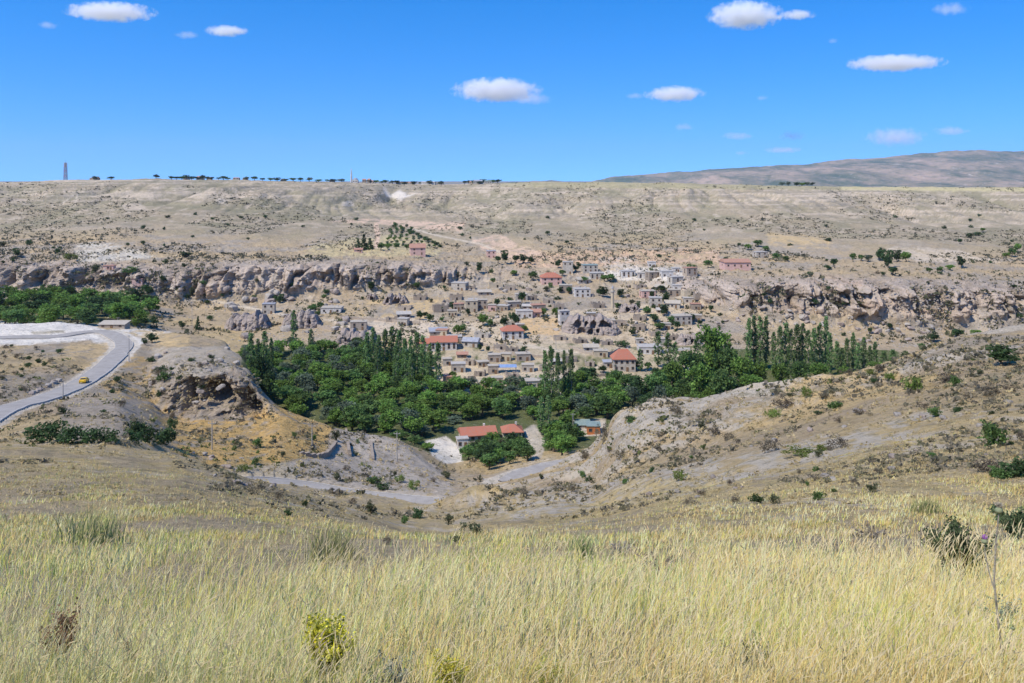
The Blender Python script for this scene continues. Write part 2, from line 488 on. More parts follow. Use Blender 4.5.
dYc += oc * (3.4 * blocks(Xg, Zg, 4.2, 3.4, 721) + 1.8 * blocks(Xg, Zg, 1.8, 1.3, 731) + 3.4 * (ridged(Xg / 5, Zg / 9, 4, 131) - 0.5) + 2.2 * fbm(Xg / 3, Zg / 1.8, 4, 133)) + 14 * np.clip((cave + cvn * cave) * 1.3, 0, 1) * oc
Zg += oc * 1.6 * (fbm(Xg / 6, Yg / 6, 4, 141))
# rock ledges on the right-hand spur and the ridge of the middle
led = band(5.6, 8.6, 0.4) * np.clip((U - 430) / 80, 0, 1)[:, None]
lr = ridged((Xg * 0.35 + Yg) / 17, (Xg - Yg * 0.35) / 60, 4, 151)
Zg += led * 2.2 * np.clip(lr * 2 - 1.05, 0, 1)
# dark bank beside the road on the left
bk = np.exp(-(((U - 28) / 42)[:, None]) ** 2) * np.exp(-((K - 7.27) / 0.16) ** 2)
# talus and boulder ground under the cliffs and around the village
tal = band(10.6, 13.2, 0.5)
Zg += tal * 2.6 * np.clip(ridged(Xg / 8, Yg / 8, 4, 161) * 1.9 - 0.9, 0, 1)

def vrow(): return HR - Zg / Yg * FP
def gz(x, y):
    """terrain height at world x, y"""
    u = 512 + FP * x / max(y, 0.01)
    i = int(np.clip(np.searchsorted(U, u) - 1, 0, NU - 2))
    t = min(max((u - U[i]) / (U[i + 1] - U[i]), 0), 1)
    a = np.interp(y, Yg[i], Zg[i]); b = np.interp(y, Yg[i + 1], Zg[i + 1])
    return float(a * (1 - t) + b * t)
VR = vrow()
def refresh():
    global VR, VMIN
    VR = vrow(); VMIN = np.minimum.accumulate(VR, 1)
refresh()
def pix(u, v, ymin=0.0, ymax=9000.0):
    """the first point of the ground that the line through photo position (u, v) meets"""
    i = int(np.clip(np.argmin(np.abs(U - u)), 0, NU - 1))
    ok = np.nonzero((VR[i] <= v) & (Yg[i] >= ymin))[0]
    if len(ok) == 0: j = NV - 5
    else: j = max(ok[0], 1)
    a, b = VR[i, j - 1], VR[i, j]
    t = min(max((a - v) / (a - b + 1e-9), 0), 1) if b < a else 1
    y = Yg[i, j - 1] + (Yg[i, j] - Yg[i, j - 1]) * t
    y = min(y, ymax)
    x = (u - 512) / FP * y
    return np.array((x, y, gz(x, y)))
def seen(u, y, tol=1.5):
    i = int(np.argmin(np.abs(U - u))); v = np.interp(y, Yg[i], VR[i])
    vm = np.interp(y, Yg[i], VMIN[i])
    return v <= vm + tol

# ------------------------------------------------------------------ roads: paths over the ground, the ground is levelled to them
def smooth_path(P, step):
    P = [np.array(p, float) for p in P]
    out = []
    for i in range(len(P) - 1):
        p0 = P[max(i - 1, 0)]; p1 = P[i]; p2 = P[i + 1]; p3 = P[min(i + 2, len(P) - 1)]
        n = max(2, int(np.linalg.norm(p2 - p1) / step))
        for k in range(n):
            t = k / n
            out.append(0.5 * ((2 * p1) + (-p0 + p2) * t + (2 * p0 - 5 * p1 + 4 * p2 - p3) * t * t + (-p0 + 3 * p1 - 3 * p2 + p3) * t ** 3))
    out.append(P[-1])
    return np.array(out)
def resmooth_z(P, s=12):
    z = smooth_axis(P[:, 2:3], s, 0); P = P.copy(); P[:, 2] = z[:, 0]; return P
RA = resmooth_z(smooth_path([pix(*q) for q in [(-60, 434), (-25, 425), (5, 413), (32, 403), (60, 393), (84, 381), (103, 368), (117, 356), (124, 347), (121, 340), (106, 336), (85, 334), (55, 334.5), (20, 336), (-60, 339)]], 2.5))
def atv(u, v, y):
    return np.array(((u - 512) / FP * y, y, (HR - v) / FP * y))
def at(u, y):
    x = (u - 512) / FP * y
    return np.array((x, y, gz(x, y)))
RB = resmooth_z(smooth_path([atv(*q) for q in [(225, 474, 168), (250, 479, 171), (280, 484, 173), (310, 488, 174), (340, 492, 173), (370, 496, 172), (400, 500, 171), (430, 504.5, 169), (452, 508, 166), (475, 513, 158)]], 2.0), 4)
RC = resmooth_z(smooth_path([atv(*q) for q in [(500, 480.5, 234), (520, 474.5, 240), (545, 468, 247), (570, 462, 252), (592, 456.5, 257), (612, 451, 262)]], 2.0), 4)
def carve(P, hw, sh):
    global Zg
    u = 512 + FP * P[:, 0] / P[:, 1]
    x0, x1, y0, y1 = P[:, 0].min() - 25, P[:, 0].max() + 25, P[:, 1].min() - 25, P[:, 1].max() + 25
    m = (Xg > x0) & (Xg < x1) & (Yg > y0) & (Yg < y1)
    ii = np.nonzero(m)
    px, py, z = Xg[ii], Yg[ii], Zg[ii]
    best = np.full(len(px), 1e9); bz = np.zeros(len(px))
    for p in P:
        d = (px - p[0]) ** 2 + (py - p[1]) ** 2
        q = d < best; best[q] = d[q]; bz[q] = p[2]
    d = np.sqrt(best)
    t = np.clip((d - hw) / sh, 0, 1); t = t * t * (3 - 2 * t)
    Zg[ii] = (bz - 0.3) * (1 - t) + z * t
    dist = np.full(Zg.shape, 1e9); dist[ii] = d
    return dist
DA = carve(RA, 5.2, 7.0)
DB = carve(RB, 2.9, 9.0)
DC = carve(RC, 4.2, 8.0)
_hx, _hy = (480 - 512) / FP * 147, 147
Zg += 4.2 * np.exp(-((Xg - _hx) / 7) ** 2 - ((Yg - _hy) / 6) ** 2) * (1 + .3 * fbm(Xg / 3, Yg / 3, 3, 171))
refresh()

# ------------------------------------------------------------------ what the ground is made of, vertex by vertex, with cleft shade painted in
C3 = np.zeros((NU, NV, 3))
def rgb(*c): return np.array(c, float)
n1 = fbm(Xg / 40, Yg / 40, 5, 201); n2 = fbm(Xg / 9, Yg / 9, 4, 211); n3 = fbm(Xg / 3, Yg / 3, 3, 221)
def lerp(A, c, w):
    return A * (1 - w[..., None]) + c * w[..., None]
sm = lambda a, lo, hi: np.clip((a - lo) / (hi - lo), 0, 1)
base = np.broadcast_to(rgb(0.33, 0.27, 0.19), C3.shape).copy()
base = lerp(base, rgb(0.39, 0.31, 0.18), sm(n1 + .4 * n2, -0.05, 0.4) * np.where(K < 10.3, 1, .35))
base = lerp(base, rgb(0.29, 0.26, 0.22), sm(-n1 + .5 * n2, 0.0, 0.4))
C3[:] = base
# foreground soil and thatch
C3 = lerp(C3, rgb(0.42, 0.34, 0.18), sm(-K, -5.4, -4.9) * 0.8)
fgp = fbm(Xg / 3.5, Yg / 5, 5, 281)
C3 = lerp(C3, rgb(0.34, 0.29, 0.22), sm(-K, -5.4, -4.9) * sm(fgp, 0.05, 0.25) * .6)
C3 = lerp(C3, rgb(0.44, 0.40, 0.34), sm(-K, -5.6, -5.0) * sm(K, 2.9, 3.5) * sm(-fgp + .3 * n3, 0.2, 0.4) * .7)
# right-hand spur: pale grey rock ledges, straw between
C3 = lerp(C3, rgb(0.385, 0.36, 0.315), led * sm(lr + 0.25 * n3, 0.52, 0.66) * 0.9)
C3 = lerp(C3, rgb(0.43, 0.33, 0.17), led * sm(-lr + .3 * n2, -0.36, -0.2) * 0.75)
# left spur
# village side and cliffs
C3 = lerp(C3, rgb(0.40, 0.36, 0.30), band(10.7, 12, 0.4) * sm(n2, -.2, .5) * .8)
C3 = lerp(C3, rgb(0.25, 0.225, 0.195), band(10.9, 12, 0.2) * sm(fbm(Xg / 7, Yg / 9, 4, 291), .0, .3) * .75)
C3 = lerp(C3, rgb(0.385, 0.335, 0.30), cl * 0.95)
C3 = lerp(C3, rgb(0.31, 0.285, 0.26), cl * sm(blk + n3 * .3, 0.0, 0.5))
C3 = lerp(C3, rgb(0.39, 0.30, 0.24), cl * sm(fbm(Xg / 30, Zg / 14, 4, 231), 0.15, 0.4) * .7)
C3 = lerp(C3, rgb(0.17, 0.145, 0.125), cl * cleft * 0.75)  # shade inside the clefts painted in as a darker colour
C3 = lerp(C3, rgb(0.31, 0.27, 0.225), oc * 0.9)
C3 = lerp(C3, rgb(0.22, 0.19, 0.16), oc * sm(n3, 0, .5) * .8)
# far slopes
fa = band(13.0, 16.2, 0.5)
C3 = lerp(C3, rgb(0.265, 0.23, 0.17), fa * 0.85)
C3 = lerp(C3, rgb(0.235, 0.22, 0.155), fa * sm(n1 + .3 * n2, 0.0, 0.5) * .7)
C3 = lerp(C3, rgb(0.37, 0.315, 0.245), fa * sm(fbm(Xg / 120, Yg / 25, 4, 241), 0.05, 0.5) * .8)
strat = fbm(Xg / 260, Zg / 1.6, 3, 251)
C3 = lerp(C3, rgb(0.46, 0.40, 0.33), fa * sm(strat, 0.08, 0.3) * .75 * band(13.8, 15.3))
C3 = lerp(C3, rgb(0.25, 0.23, 0.20), fa * sm(-strat, 0.1, 0.3) * .6 * band(13.8, 15.3))
gul = ridged((Xg + warp) / 90, Yg / 330, 4, 85)
C3 = lerp(C3, rgb(0.185, 0.18, 0.12), fa * sm(gul + .25 * n1, 0.45, 0.8) * .7)
C3 = lerp(C3, rgb(0.19, 0.18, 0.125), fa * sm(fbm(Xg / 14, Yg / 20, 4, 261), 0.1, 0.4) * .55)
C3 = lerp(C3, rgb(0.43, 0.375, 0.31), fa * sm(fbm(Xg / 11, Yg / 16, 4, 271), 0.2, 0.5) * .6)
C3 = lerp(C3, rgb(0.34, 0.31, 0.17), sm(K, 14.9, 15.1) * .5)
PU = 512 + FP * Xg / Yg
def inside(px, py, poly):
    r = np.zeros(px.shape, bool)
    n = len(poly)
    for i in range(n):
        x1, y1 = poly[i]; x2, y2 = poly[(i + 1) % n]
        c = ((y1 > py) != (y2 > py)) & (px < (x2 - x1) * (py - y1) / (y2 - y1 + 1e-12) + x1)
        r ^= c
    return r
def patch(poly, color, strength=1.0, y0=0, y1=1e5, jit=4.0, breakup=0.0, seed=0):
    """a stretch of ground of another material; its outline lies where the photo shows it"""
    us = [p[0] for p in poly]; vs_ = [p[1] for p in poly]
    m = (PU > min(us) - 12) & (PU < max(us) + 12) & (VR > min(vs_) - 8) & (VR < max(vs_) + 8) & (Yg > y0) & (Yg < y1)
    ii = np.nonzero(m)
    if len(ii[0]) == 0: return
    acc = np.zeros(len(ii[0]))
    sc = np.median(Yg[ii]) / FP
    for q in range(4):
        ju = jit * fbm(Xg[ii] / (sc * 9), Yg[ii] / (sc * 30), 3, 300 + seed + q % 2) + (q % 2 - .5) * 1.2
        jv = jit * .5 * fbm(Xg[ii] / (sc * 9), Yg[ii] / (sc * 30), 3, 310 + seed + q // 2) + (q // 2 - .5) * .8
        acc += inside(PU[ii] + ju, VR[ii] + jv, poly) / 4.0
    if breakup: acc *= sm(fbm(Xg[ii] / (sc * 8), Yg[ii] / (sc * 22), 4, 320 + seed), -0.3 + breakup - .3, 0.1 + breakup - .3)
    acc *= strength
    C3[ii] = C3[ii] * (1 - acc[:, None]) + rgb(*color) * acc[:, None]
def track(pts, w, color, strength=0.9, y0=0, y1=1e5):
    us = np.array([p[0] for p in pts], float); v_ = np.array([p[1] for p in pts], float)
    m = (PU > us.min() - 8) & (PU < us.max() + 8) & (VR > v_.min() - 6) & (VR < v_.max() + 6) & (Yg > y0) & (Yg < y1)
    ii = np.nonzero(m); pu, pv = PU[ii], VR[ii]
    best = np.full(len(pu), 1e9)
    for i in range(len(pts) - 1):
        ax, ay, bx, by = us[i], v_[i] * 2, us[i + 1], v_[i + 1] * 2
        t = np.clip(((pu - ax) * (bx - ax) + (pv * 2 - ay) * (by - ay)) / ((bx - ax) ** 2 + (by - ay) ** 2 + 1e-9), 0, 1)
        best = np.minimum(best, np.hypot(pu - ax - t * (bx - ax), pv * 2 - ay - t * (by - ay)))
    a = np.clip((w - best + 0.8 * n3[ii]) / 1.2, 0, 1) * strength
    C3[ii] = C3[ii] * (1 - a[:, None]) + rgb(*color) * a[:, None]
WH = (0.60, 0.58, 0.54); PALE = (0.45, 0.41, 0.35); GOLD = (0.46, 0.315, 0.125); OCH = (0.47, 0.36, 0.2); PINK = (0.53, 0.40, 0.31)
# gravel yard and road margins on the left
patch([(-60, 322), (40, 319), (75, 321), (92, 325), (108, 330), (160, 327), (190, 322), (200, 326), (160, 334), (140, 345), (128, 362), (112, 350), (90, 340), (30, 345), (-60, 347)], WH, 1, 250, 480, 3)
patch([(30, 332), (62, 330), (66, 333), (34, 334.5)], (0.3, 0.27, 0.2), .8, 250, 480, 2)
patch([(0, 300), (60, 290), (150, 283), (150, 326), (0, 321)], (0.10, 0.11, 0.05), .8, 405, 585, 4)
patch([(160, 418), (225, 421), (258, 417), (266, 404), (300, 408), (335, 424), (330, 455), (280, 462), (210, 470), (178, 452)], GOLD, .95, 150, 300, 7, .1, 1)
patch([(100, 372), (130, 352), (150, 360), (150, 385), (185, 420), (165, 425), (130, 400), (95, 385)], GOLD, .7, 200, 360, 6, .4, 2)
patch([(118, 330), (190, 331), (190, 348), (160, 345)], OCH, .8, 270, 430, 4, .2, 3)
patch([(70, 345), (110, 342), (108, 365), (75, 372), (60, 350)], OCH, .8, 240, 400, 6, .2, 4)
patch([(150, 348), (240, 345), (250, 372), (165, 378)], (0.37, 0.34, 0.29), .7, 255, 430, 5, .1, 5)
patch([(60, 398), (140, 398), (145, 440), (60, 440)], (0.31, 0.275, 0.235), .85, 100, 260, 6, 0, 6)
patch([(0, 375), (60, 372), (50, 400), (0, 412)], (0.27, 0.24, 0.2), .9, 160, 300, 5, 0, 7)
patch([(340, 425), (400, 440), (440, 470), (460, 500), (410, 498), (330, 484), (285, 476), (290, 462), (335, 455)], (0.40, 0.365, 0.32), .85, 165, 300, 5, .1, 8)
patch([(330, 432), (352, 430), (352, 468), (322, 470)], (0.38, 0.34, 0.29), .8, 165, 300, 2, .0, 9)
patch([(185, 470), (290, 462), (300, 478), (230, 480)], (0.36, 0.33, 0.27), .7, 150, 230, 5, .0, 10)
patch([(150, 470), (240, 478), (270, 495), (180, 490), (60, 470)], (0.48, 0.43, 0.37), .8, 60, 150, 6, .25, 11)
patch([(330, 520), (400, 540), (470, 552), (470, 560), (380, 548)], (0.5, 0.40, 0.31), .8, 50, 170, 4, .0, 12)
# valley floor
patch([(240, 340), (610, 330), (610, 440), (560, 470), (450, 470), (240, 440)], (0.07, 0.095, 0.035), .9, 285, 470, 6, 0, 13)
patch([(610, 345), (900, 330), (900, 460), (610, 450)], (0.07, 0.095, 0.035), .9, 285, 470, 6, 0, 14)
patch([(425, 441), (446, 436), (462, 448), (462, 462), (445, 464), (432, 455)], WH, .95, 270, 360, 2, 0, 15)
patch([(524, 430), (534, 424), (545, 440), (541, 463), (532, 463)], PALE, .95, 270, 400, 2, 0, 16)
patch([(572, 420), (606, 418), (606, 436), (585, 436)], PALE, .95, 270, 450, 2, 0, 17)
patch([(440, 365), (545, 365), (545, 403), (440, 400)], (0.5, 0.44, 0.34), .8, 360, 520, 4, 0, 18)
# village ground
patch([(395, 325), (700, 300), (700, 370), (600, 400), (430, 400)], (0.47, 0.40, 0.30), .8, 370, 620, 6, .1, 19)
patch([(330, 318), (440, 318), (440, 335), (340, 335)], (0.52, 0.45, 0.36), .8, 420, 640, 5, .2, 20)
patch([(355, 300), (440, 300), (430, 318), (360, 318)], OCH, .8, 440, 660, 5, .2, 21)
patch([(515, 318), (560, 318), (560, 335), (520, 335)], (0.5, 0.36, 0.2), .8, 440, 660, 5, .1, 22)
patch([(610, 268), (680, 266), (685, 280), (630, 281), (600, 276)], (0.5, 0.48, 0.45), .95, 500, 900, 4, .15, 23)
patch([(600, 258), (635, 256), (640, 268), (605, 268)], (0.47, 0.43, 0.38), .9, 500, 1100, 4, .15, 24)
patch([(500, 253), (720, 248), (720, 262), (520, 268)], (0.52, 0.37, 0.27), .6, 600, 1200, 5, .2, 25)
# benches and tracks of the far side
patch([(75, 245), (110, 243), (150, 254), (160, 257), (110, 262), (78, 262)], (0.47, 0.45, 0.40), .9, 500, 1200, 4, .1, 26)
patch([(330, 222), (360, 219), (420, 221), (465, 223), (460, 232), (420, 229), (380, 224)], PINK, .85, 700, 1500, 4, .1, 27)
patch([(470, 240), (500, 234), (520, 245), (560, 258), (490, 258)], PINK, .75, 700, 1500, 4, .2, 28)
patch([(383, 186), (390, 195), (400, 190), (408, 195), (418, 193), (400, 200), (386, 196)], (0.50, 0.48, 0.45), .9, 1200, 2300, 1.5, 0, 29)
patch([(340, 202), (352, 200), (356, 206), (344, 206)], (0.45, 0.41, 0.36), .8, 1000, 2300, 2, 0, 30)
patch([(120, 205), (140, 203), (150, 210), (125, 210)], (0.45, 0.39, 0.32), .7, 1000, 2300, 3, 0, 31)
patch([(214, 198), (226, 199), (228, 205), (218, 203)], (0.45, 0.41, 0.36), .8, 1000, 2300, 2, 0, 32)
patch([(770, 232), (830, 238), (830, 250), (770, 246)], OCH, .7, 700, 1500, 6, .2, 33)
patch([(880, 247), (960, 250), (1000, 262), (920, 262)], (0.5, 0.44, 0.36), .7, 560, 1500, 6, .1, 34)
patch([(380, 235), (440, 240), (440, 256), (300, 256), (320, 242)], (0.42, 0.37, 0.22), .7, 600, 1500, 6, .1, 35)
patch([(840, 186), (1060, 188), (1060, 192), (840, 190)], (0.44, 0.40, 0.23), .8, 1250, 2500, 1.2, .0, 36)
patch([(500, 181), (840, 182), (840, 190), (500, 187)], (0.32, 0.30, 0.18), .6, 1250, 2500, 2, .0, 37)
patch([(640, 422), (740, 402), (800, 392), (800, 405), (740, 425), (700, 440)], (0.40, 0.375, 0.33), .6, 90, 230, 8, .35, 38)
patch([(440, 500), (600, 480), (760, 450), (900, 420), (960, 400), (900, 440), (760, 480), (640, 505), (520, 520)], (0.42, 0.395, 0.35), .8, 50, 200, 8, .3, 39)
patch([(800, 378), (900, 365), (960, 385), (860, 400), (800, 420), (740, 430)], (0.47, 0.36, 0.19), .8, 80, 220, 8, .2, 40)
patch([(620, 478), (820, 480), (1060, 465), (1060, 490), (700, 505), (560, 520)], (0.48, 0.39, 0.2), .7, 20, 110, 8, .2, 41)
DIRT = (0.47, 0.42, 0.34)
track([(470, 328), (482, 331), (498, 338), (520, 343), (548, 350), (575, 352), (600, 353)], 4.0, DIRT, .95, 380, 620)
track([(560, 376), (590, 370), (610, 362)], 2.5, DIRT, .9, 350, 620)
track([(500, 392), (520, 382), (532, 374)], 2.5, DIRT, .9, 350, 620)
track([(376, 225), (378, 235), (376, 247)], 3, PINK, .9, 700, 1500)
track([(408, 228), (440, 236), (480, 244), (500, 252)], 2.0, DIRT, .9, 700, 1500)
track([(172, 287), (180, 292), (186, 300), (210, 300), (240, 306), (290, 316)], 3.0, DIRT, .9, 420, 1000)
track([(60, 205), (78, 192), (75, 205)], 1.5, (0.45, 0.4, 0.33), .8, 1000, 2500)
track([(930, 262), (1024, 272), (1060, 276)], 1.6, (0.25, 0.22, 0.19), .8, 560, 1500)
track([(660, 262), (720, 272), (700, 280)], 1.6, DIRT, .7, 560, 1500)
track([(300, 318), (360, 322), (430, 330)], 2.0, DIRT, .8, 430, 700)
# shoulders of the roads
for D_, w0 in ((DA, 5.8), (DB, 2.6), (DC, 5.2)):
    a = np.clip((w0 - D_ + n3) / 0.8, 0, 1) * .85
    C3 = lerp(C3, rgb(0.47, 0.445, 0.40), a)

# ground shader
m, nt, b = new_mat('dry_ground')
va = N(nt, 'ShaderNodeVertexColor'); va.layer_name = 'Col'
g = N(nt, 'ShaderNodeNewGeometry'); P = g.outputs['Position']
fA = noise(nt, P, 1.1, 8, 0.75)
c = mixc(nt, 0.75, va.outputs[0], ramp(nt, fA, [(0.30, 0.48), (0.5, 0.95), (0.7, 1.0)]), 'MULTIPLY')
fB = noise(nt, P, 0.16, 8, 0.8)
c = mixc(nt, 0.65, c, ramp(nt, fB, [(0.32, 0.5), (0.52, 0.97), (0.7, 1.0)]), 'MULTIPLY')
vo = N(nt, 'ShaderNodeTexVoronoi', Scale=0.55, Randomness=1.0)
nt.links.new(P, vo.inputs['Vector'])
peb = ramp(nt, vo.outputs['Distance'], [(0.16, 1.0), (0.3, 0.0)])
fC = noise(nt, P, 0.03, 4, 0.6)
pm = N(nt, 'ShaderNodeMath', operation='MULTIPLY'); nt.links.new(peb, pm.inputs[0]); nt.links.new(ramp(nt, fC, [(0.42, 0.0), (0.62, 0.8)]), pm.inputs[1])
fS = noise(nt, P, 0.42, 7, 0.72)
c = mixc(nt, ramp(nt, fS, [(0.555, 0.0), (0.61, 0.55)]), c, (0.14, 0.135, 0.09))
fT = noise(nt, P, 0.7, 5, 0.7)
c = mixc(nt, ramp(nt, fT, [(0.6, 0.0), (0.66, 0.45)]), c, (0.5, 0.46, 0.4))
br = mixc(nt, 1.0, c, (1.54, 1.45, 1.29), 'MULTIPLY')
nt.links.new(br, b.inputs['Base Color'])
b.inputs['Roughness'].default_value = 0.97
b.inputs['Specular IOR Level'].default_value = 0.05
b1 = N(nt, 'ShaderNodeBump', Strength=0.7, Distance=0.5); nt.links.new(fA, b1.inputs['Height'])
b2 = N(nt, 'ShaderNodeBump', Strength=0.8, Distance=2.2); nt.links.new(fB, b2.inputs['Height'])
nt.links.new(b2.outputs[0], b1.inputs['Normal']); nt.links.new(b1.outputs[0], b.inputs['Normal'])
M['ground'] = m

Yd = Yg + dYc
Xd = Xg * 1.0
V = np.stack([Xd, Yd, Zg], -1).reshape(-1, 3)
idx = np.arange(NU * NV).reshape(NU, NV)
Fq = np.stack([idx[:-1, :-1], idx[1:, :-1], idx[1:, 1:], idx[:-1, 1:]], -1).reshape(-1, 4)
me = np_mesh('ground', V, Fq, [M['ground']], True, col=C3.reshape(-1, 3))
tag(obj('ground', me), kind='structure')
# the hillside behind and beside the camera joins both edges of the view
jj = np.arange(0, int(sum(CNT[:14])), 12)
eL, eR = V.reshape(NU, NV, 3)[0, jj], V.reshape(NU, NV, 3)[-1, jj]
rings = []
for k in range(41):
    t = k / 40
    aL = np.arctan2(eL[:, 1], eL[:, 0]); aR = np.arctan2(eR[:, 1], eR[:, 0])
    rL = np.hypot(eL[:, 0], eL[:, 1]); rR = np.hypot(eR[:, 0], eR[:, 1])
    a_ = aL + (aR + 2 * pi - aL) * t; r_ = rL * (1 - t) + rR * t
    z_ = eL[:, 2] * (1 - t) + eR[:, 2] * t + sin(pi * t) ** 1.5 * (r_ * .22 + np.minimum(r_, 80) * .4)
    rings.append(np.stack([r_ * np.cos(a_), r_ * np.sin(a_), z_], 1))
hv = np.stack(rings, 0); L_ = len(jj); hi2 = np.arange(41 * L_).reshape(41, L_)
hv = np.concatenate([hv.reshape(-1, 3), [[0, 0, -1.2]]])
me = np_mesh('hillside', hv, np.stack([hi2[:-1, :-1], hi2[:-1, 1:], hi2[1:, 1:], hi2[1:, :-1]], -1).reshape(-1, 4), [M['ground']], True, col=np.tile([[0.4, 0.33, 0.17]], (len(hv), 1)))
tag(obj('hillside', me), kind='structure')

# roads
def asphalt():
    m, nt, b = new_mat('worn_asphalt')
    g = N(nt, 'ShaderNodeNewGeometry'); P = g.outputs['Position']
    f = noise(nt, P, 0.35, 6, 0.7); f2 = noise(nt, P, 6, 4, 0.7)
    c = mixc(nt, ramp(nt, f, [(0.35, 0.0), (0.65, 1.0)]), (0.31, 0.285, 0.25), (0.40, 0.37, 0.325))
    c = mixc(nt, 0.4, c, ramp(nt, f2, [(0.3, 0.6), (0.6, 1.0)]), 'MULTIPLY')
    nt.links.new(c, b.inputs['Base Color']); return m
M['asphalt'] = asphalt()
M['edge'] = worn('road_edge_concrete', (0.55, 0.53, 0.49), (0.42, 0.4, 0.36), 1.5)
def ribbon(P, offs, dz, name, mat, thick=0.0):
    t = np.gradient(P, axis=0); t[:, 2] = 0; t /= np.linalg.norm(t, axis=1)[:, None]
    n = np.stack([t[:, 1], -t[:, 0], t[:, 2] * 0], 1)
    rows = []
    L0 = len(P); kx = np.arange(L0)
    jit_ = (1 + .10 * fbm(kx / 3.0, kx * 0.0, 3, 7)) * np.clip(np.minimum(kx + 1, L0 - kx) / 5.0, .12, 1)
    for o, z in offs:
        q = P + n * (o * jit_)[:, None]; q[:, 2] = P[:, 2] + z + dz; rows.append(q)
    k = len(rows); V = np.stack(rows, 1).reshape(-1, 3); L = len(P)
    F_ = [(i * k + j, i * k + j + 1, (i + 1) * k + j + 1, (i + 1) * k + j) for i in range(L - 1) for j in range(k - 1)]
    me = np_mesh(name, V, F_, [mat], False)
    return tag(obj(name, me), kind='structure')
ribbon(RA, [(-3.3, -0.4), (-3.3, 0.0), (-2, 0.04), (0, 0.06), (2, 0.04), (3.3, 0.0), (3.3, -0.4)], 0.06, 'road', M['asphalt'])
ribbon(RB, [(-1.7, -0.4), (-1.7, 0.0), (0, 0.05), (1.7, 0.0), (1.7, -0.4)], 0.06, 'road', M['asphalt'])
ribbon(RC, [(-3.4, -0.4), (-3.4, 0.0), (0, 0.05), (3.4, 0.0), (3.4, -0.4)], 0.06, 'road', M['asphalt'])
# raised concrete edges
ribbon(RA[:int(len(RA) * .62)], [(3.45, -0.4), (3.45, 0.14), (3.7, 0.14), (3.7, -0.4)], 0.0, 'kerb', M['edge'])
ribbon(RB, [(-2.1, -0.4), (-2.1, 0.14), (-1.85, 0.14), (-1.85, -0.4)], 0.0, 'kerb', M['edge'])
for s in (-1, 1):
    ribbon(RA, [(s * 3.2 - .06, 0.02), (s * 3.2 + .06, 0.02)], 0.07, 'road_marking', M['white'])

# ------------------------------------------------------------------ far hills
m, nt, b = new_mat('far_hill_ground')
g = N(nt, 'ShaderNodeNewGeometry'); P = g.outputs['Position']
mp = N(nt, 'ShaderNodeMapping'); mp.inputs['Scale'].default_value = (1, 0.6, 2.0); nt.links.new(P, mp.inputs[0])
f = noise(nt, mp.outputs[0], 0.0012, 8, 0.7); f2 = noise(nt, mp.outputs[0], 0.006, 8, 0.75)
c = mixc(nt, ramp(nt, f, [(0.38, 0.0), (0.6, 1.0)]), (0.09, 0.12, 0.08), (0.42, 0.31, 0.22))
c = mixc(nt, ramp(nt, f2, [(0.5, 0.0), (0.62, 0.75)]), c, (0.09, 0.115, 0.07))
c = mixc(nt, ramp(nt, noise(nt, mp.outputs[0], 0.004, 6, 0.7), [(0.64, 0.0), (0.7, 0.9)]), c, (0.62, 0.55, 0.46))
c = mixc(nt, ramp(nt, noise(nt, mp.outputs[0], 0.02, 4, 0.8), [(0.60, 0.0), (0.66, 0.7)]), c, (0.5, 0.46, 0.42))
nt.links.new(c, b.inputs['Base Color'])
M['farhill'] = m
hu = np.linspace(480, 1500, 700)
hrow = 1.6 * fbm(hu / 26, hu * 0, 4, 403) + np.interp(hu, [480, 585, 610, 650, 690, 715, 740, 790, 830, 850, 880, 905, 935, 955, 985, 1024, 1200, 1500], [184, 183, 176.5, 173, 171.5, 170, 168, 164, 162, 160, 158, 155, 153, 151, 149.5, 151, 153, 170])
HD = np.linspace(7000, 15000, 110)
hx = (hu[:, None] - 512) / FP * HD[None]
hy = np.repeat(HD[None], len(hu), 0)
topz = (HR - hrow)[:, None] / FP * 12500
t = np.clip((HD - 7000) / 5500, 0, 1)[None]
hz = -190 + (topz + 190) * t ** 1.25 * 1.0
hz = np.where(hy > 12500, topz - (hy - 12500) * 0.12, hz)
hz -= 210 * (ridged(hx / 1500, hy / 3600, 5, 401) - 0.6) * np.sin(np.clip(t, 0, 1) * pi) * 0.9
hz += 40 * fbm(hx / 600, hy / 500, 5, 411) * t
hi_ = np.arange(hz.size).reshape(hz.shape)
me = np_mesh('distant_hills', np.stack([hx, hy, hz], -1).reshape(-1, 3), np.stack([hi_[:-1, :-1], hi_[1:, :-1], hi_[1:, 1:], hi_[:-1, 1:]], -1).reshape(-1, 4), [M['farhill']])
tag(obj('distant_hills', me), kind='structure')
# plain out to the horizon
me = np_mesh('plain', [(-60000, 4800, -175), (60000, 4800, -175), (60000, 80000, -175), (-60000, 80000, -175)], [(0, 1, 2, 3)], [M['farhill']])
tag(obj('plain', me), kind='structure')
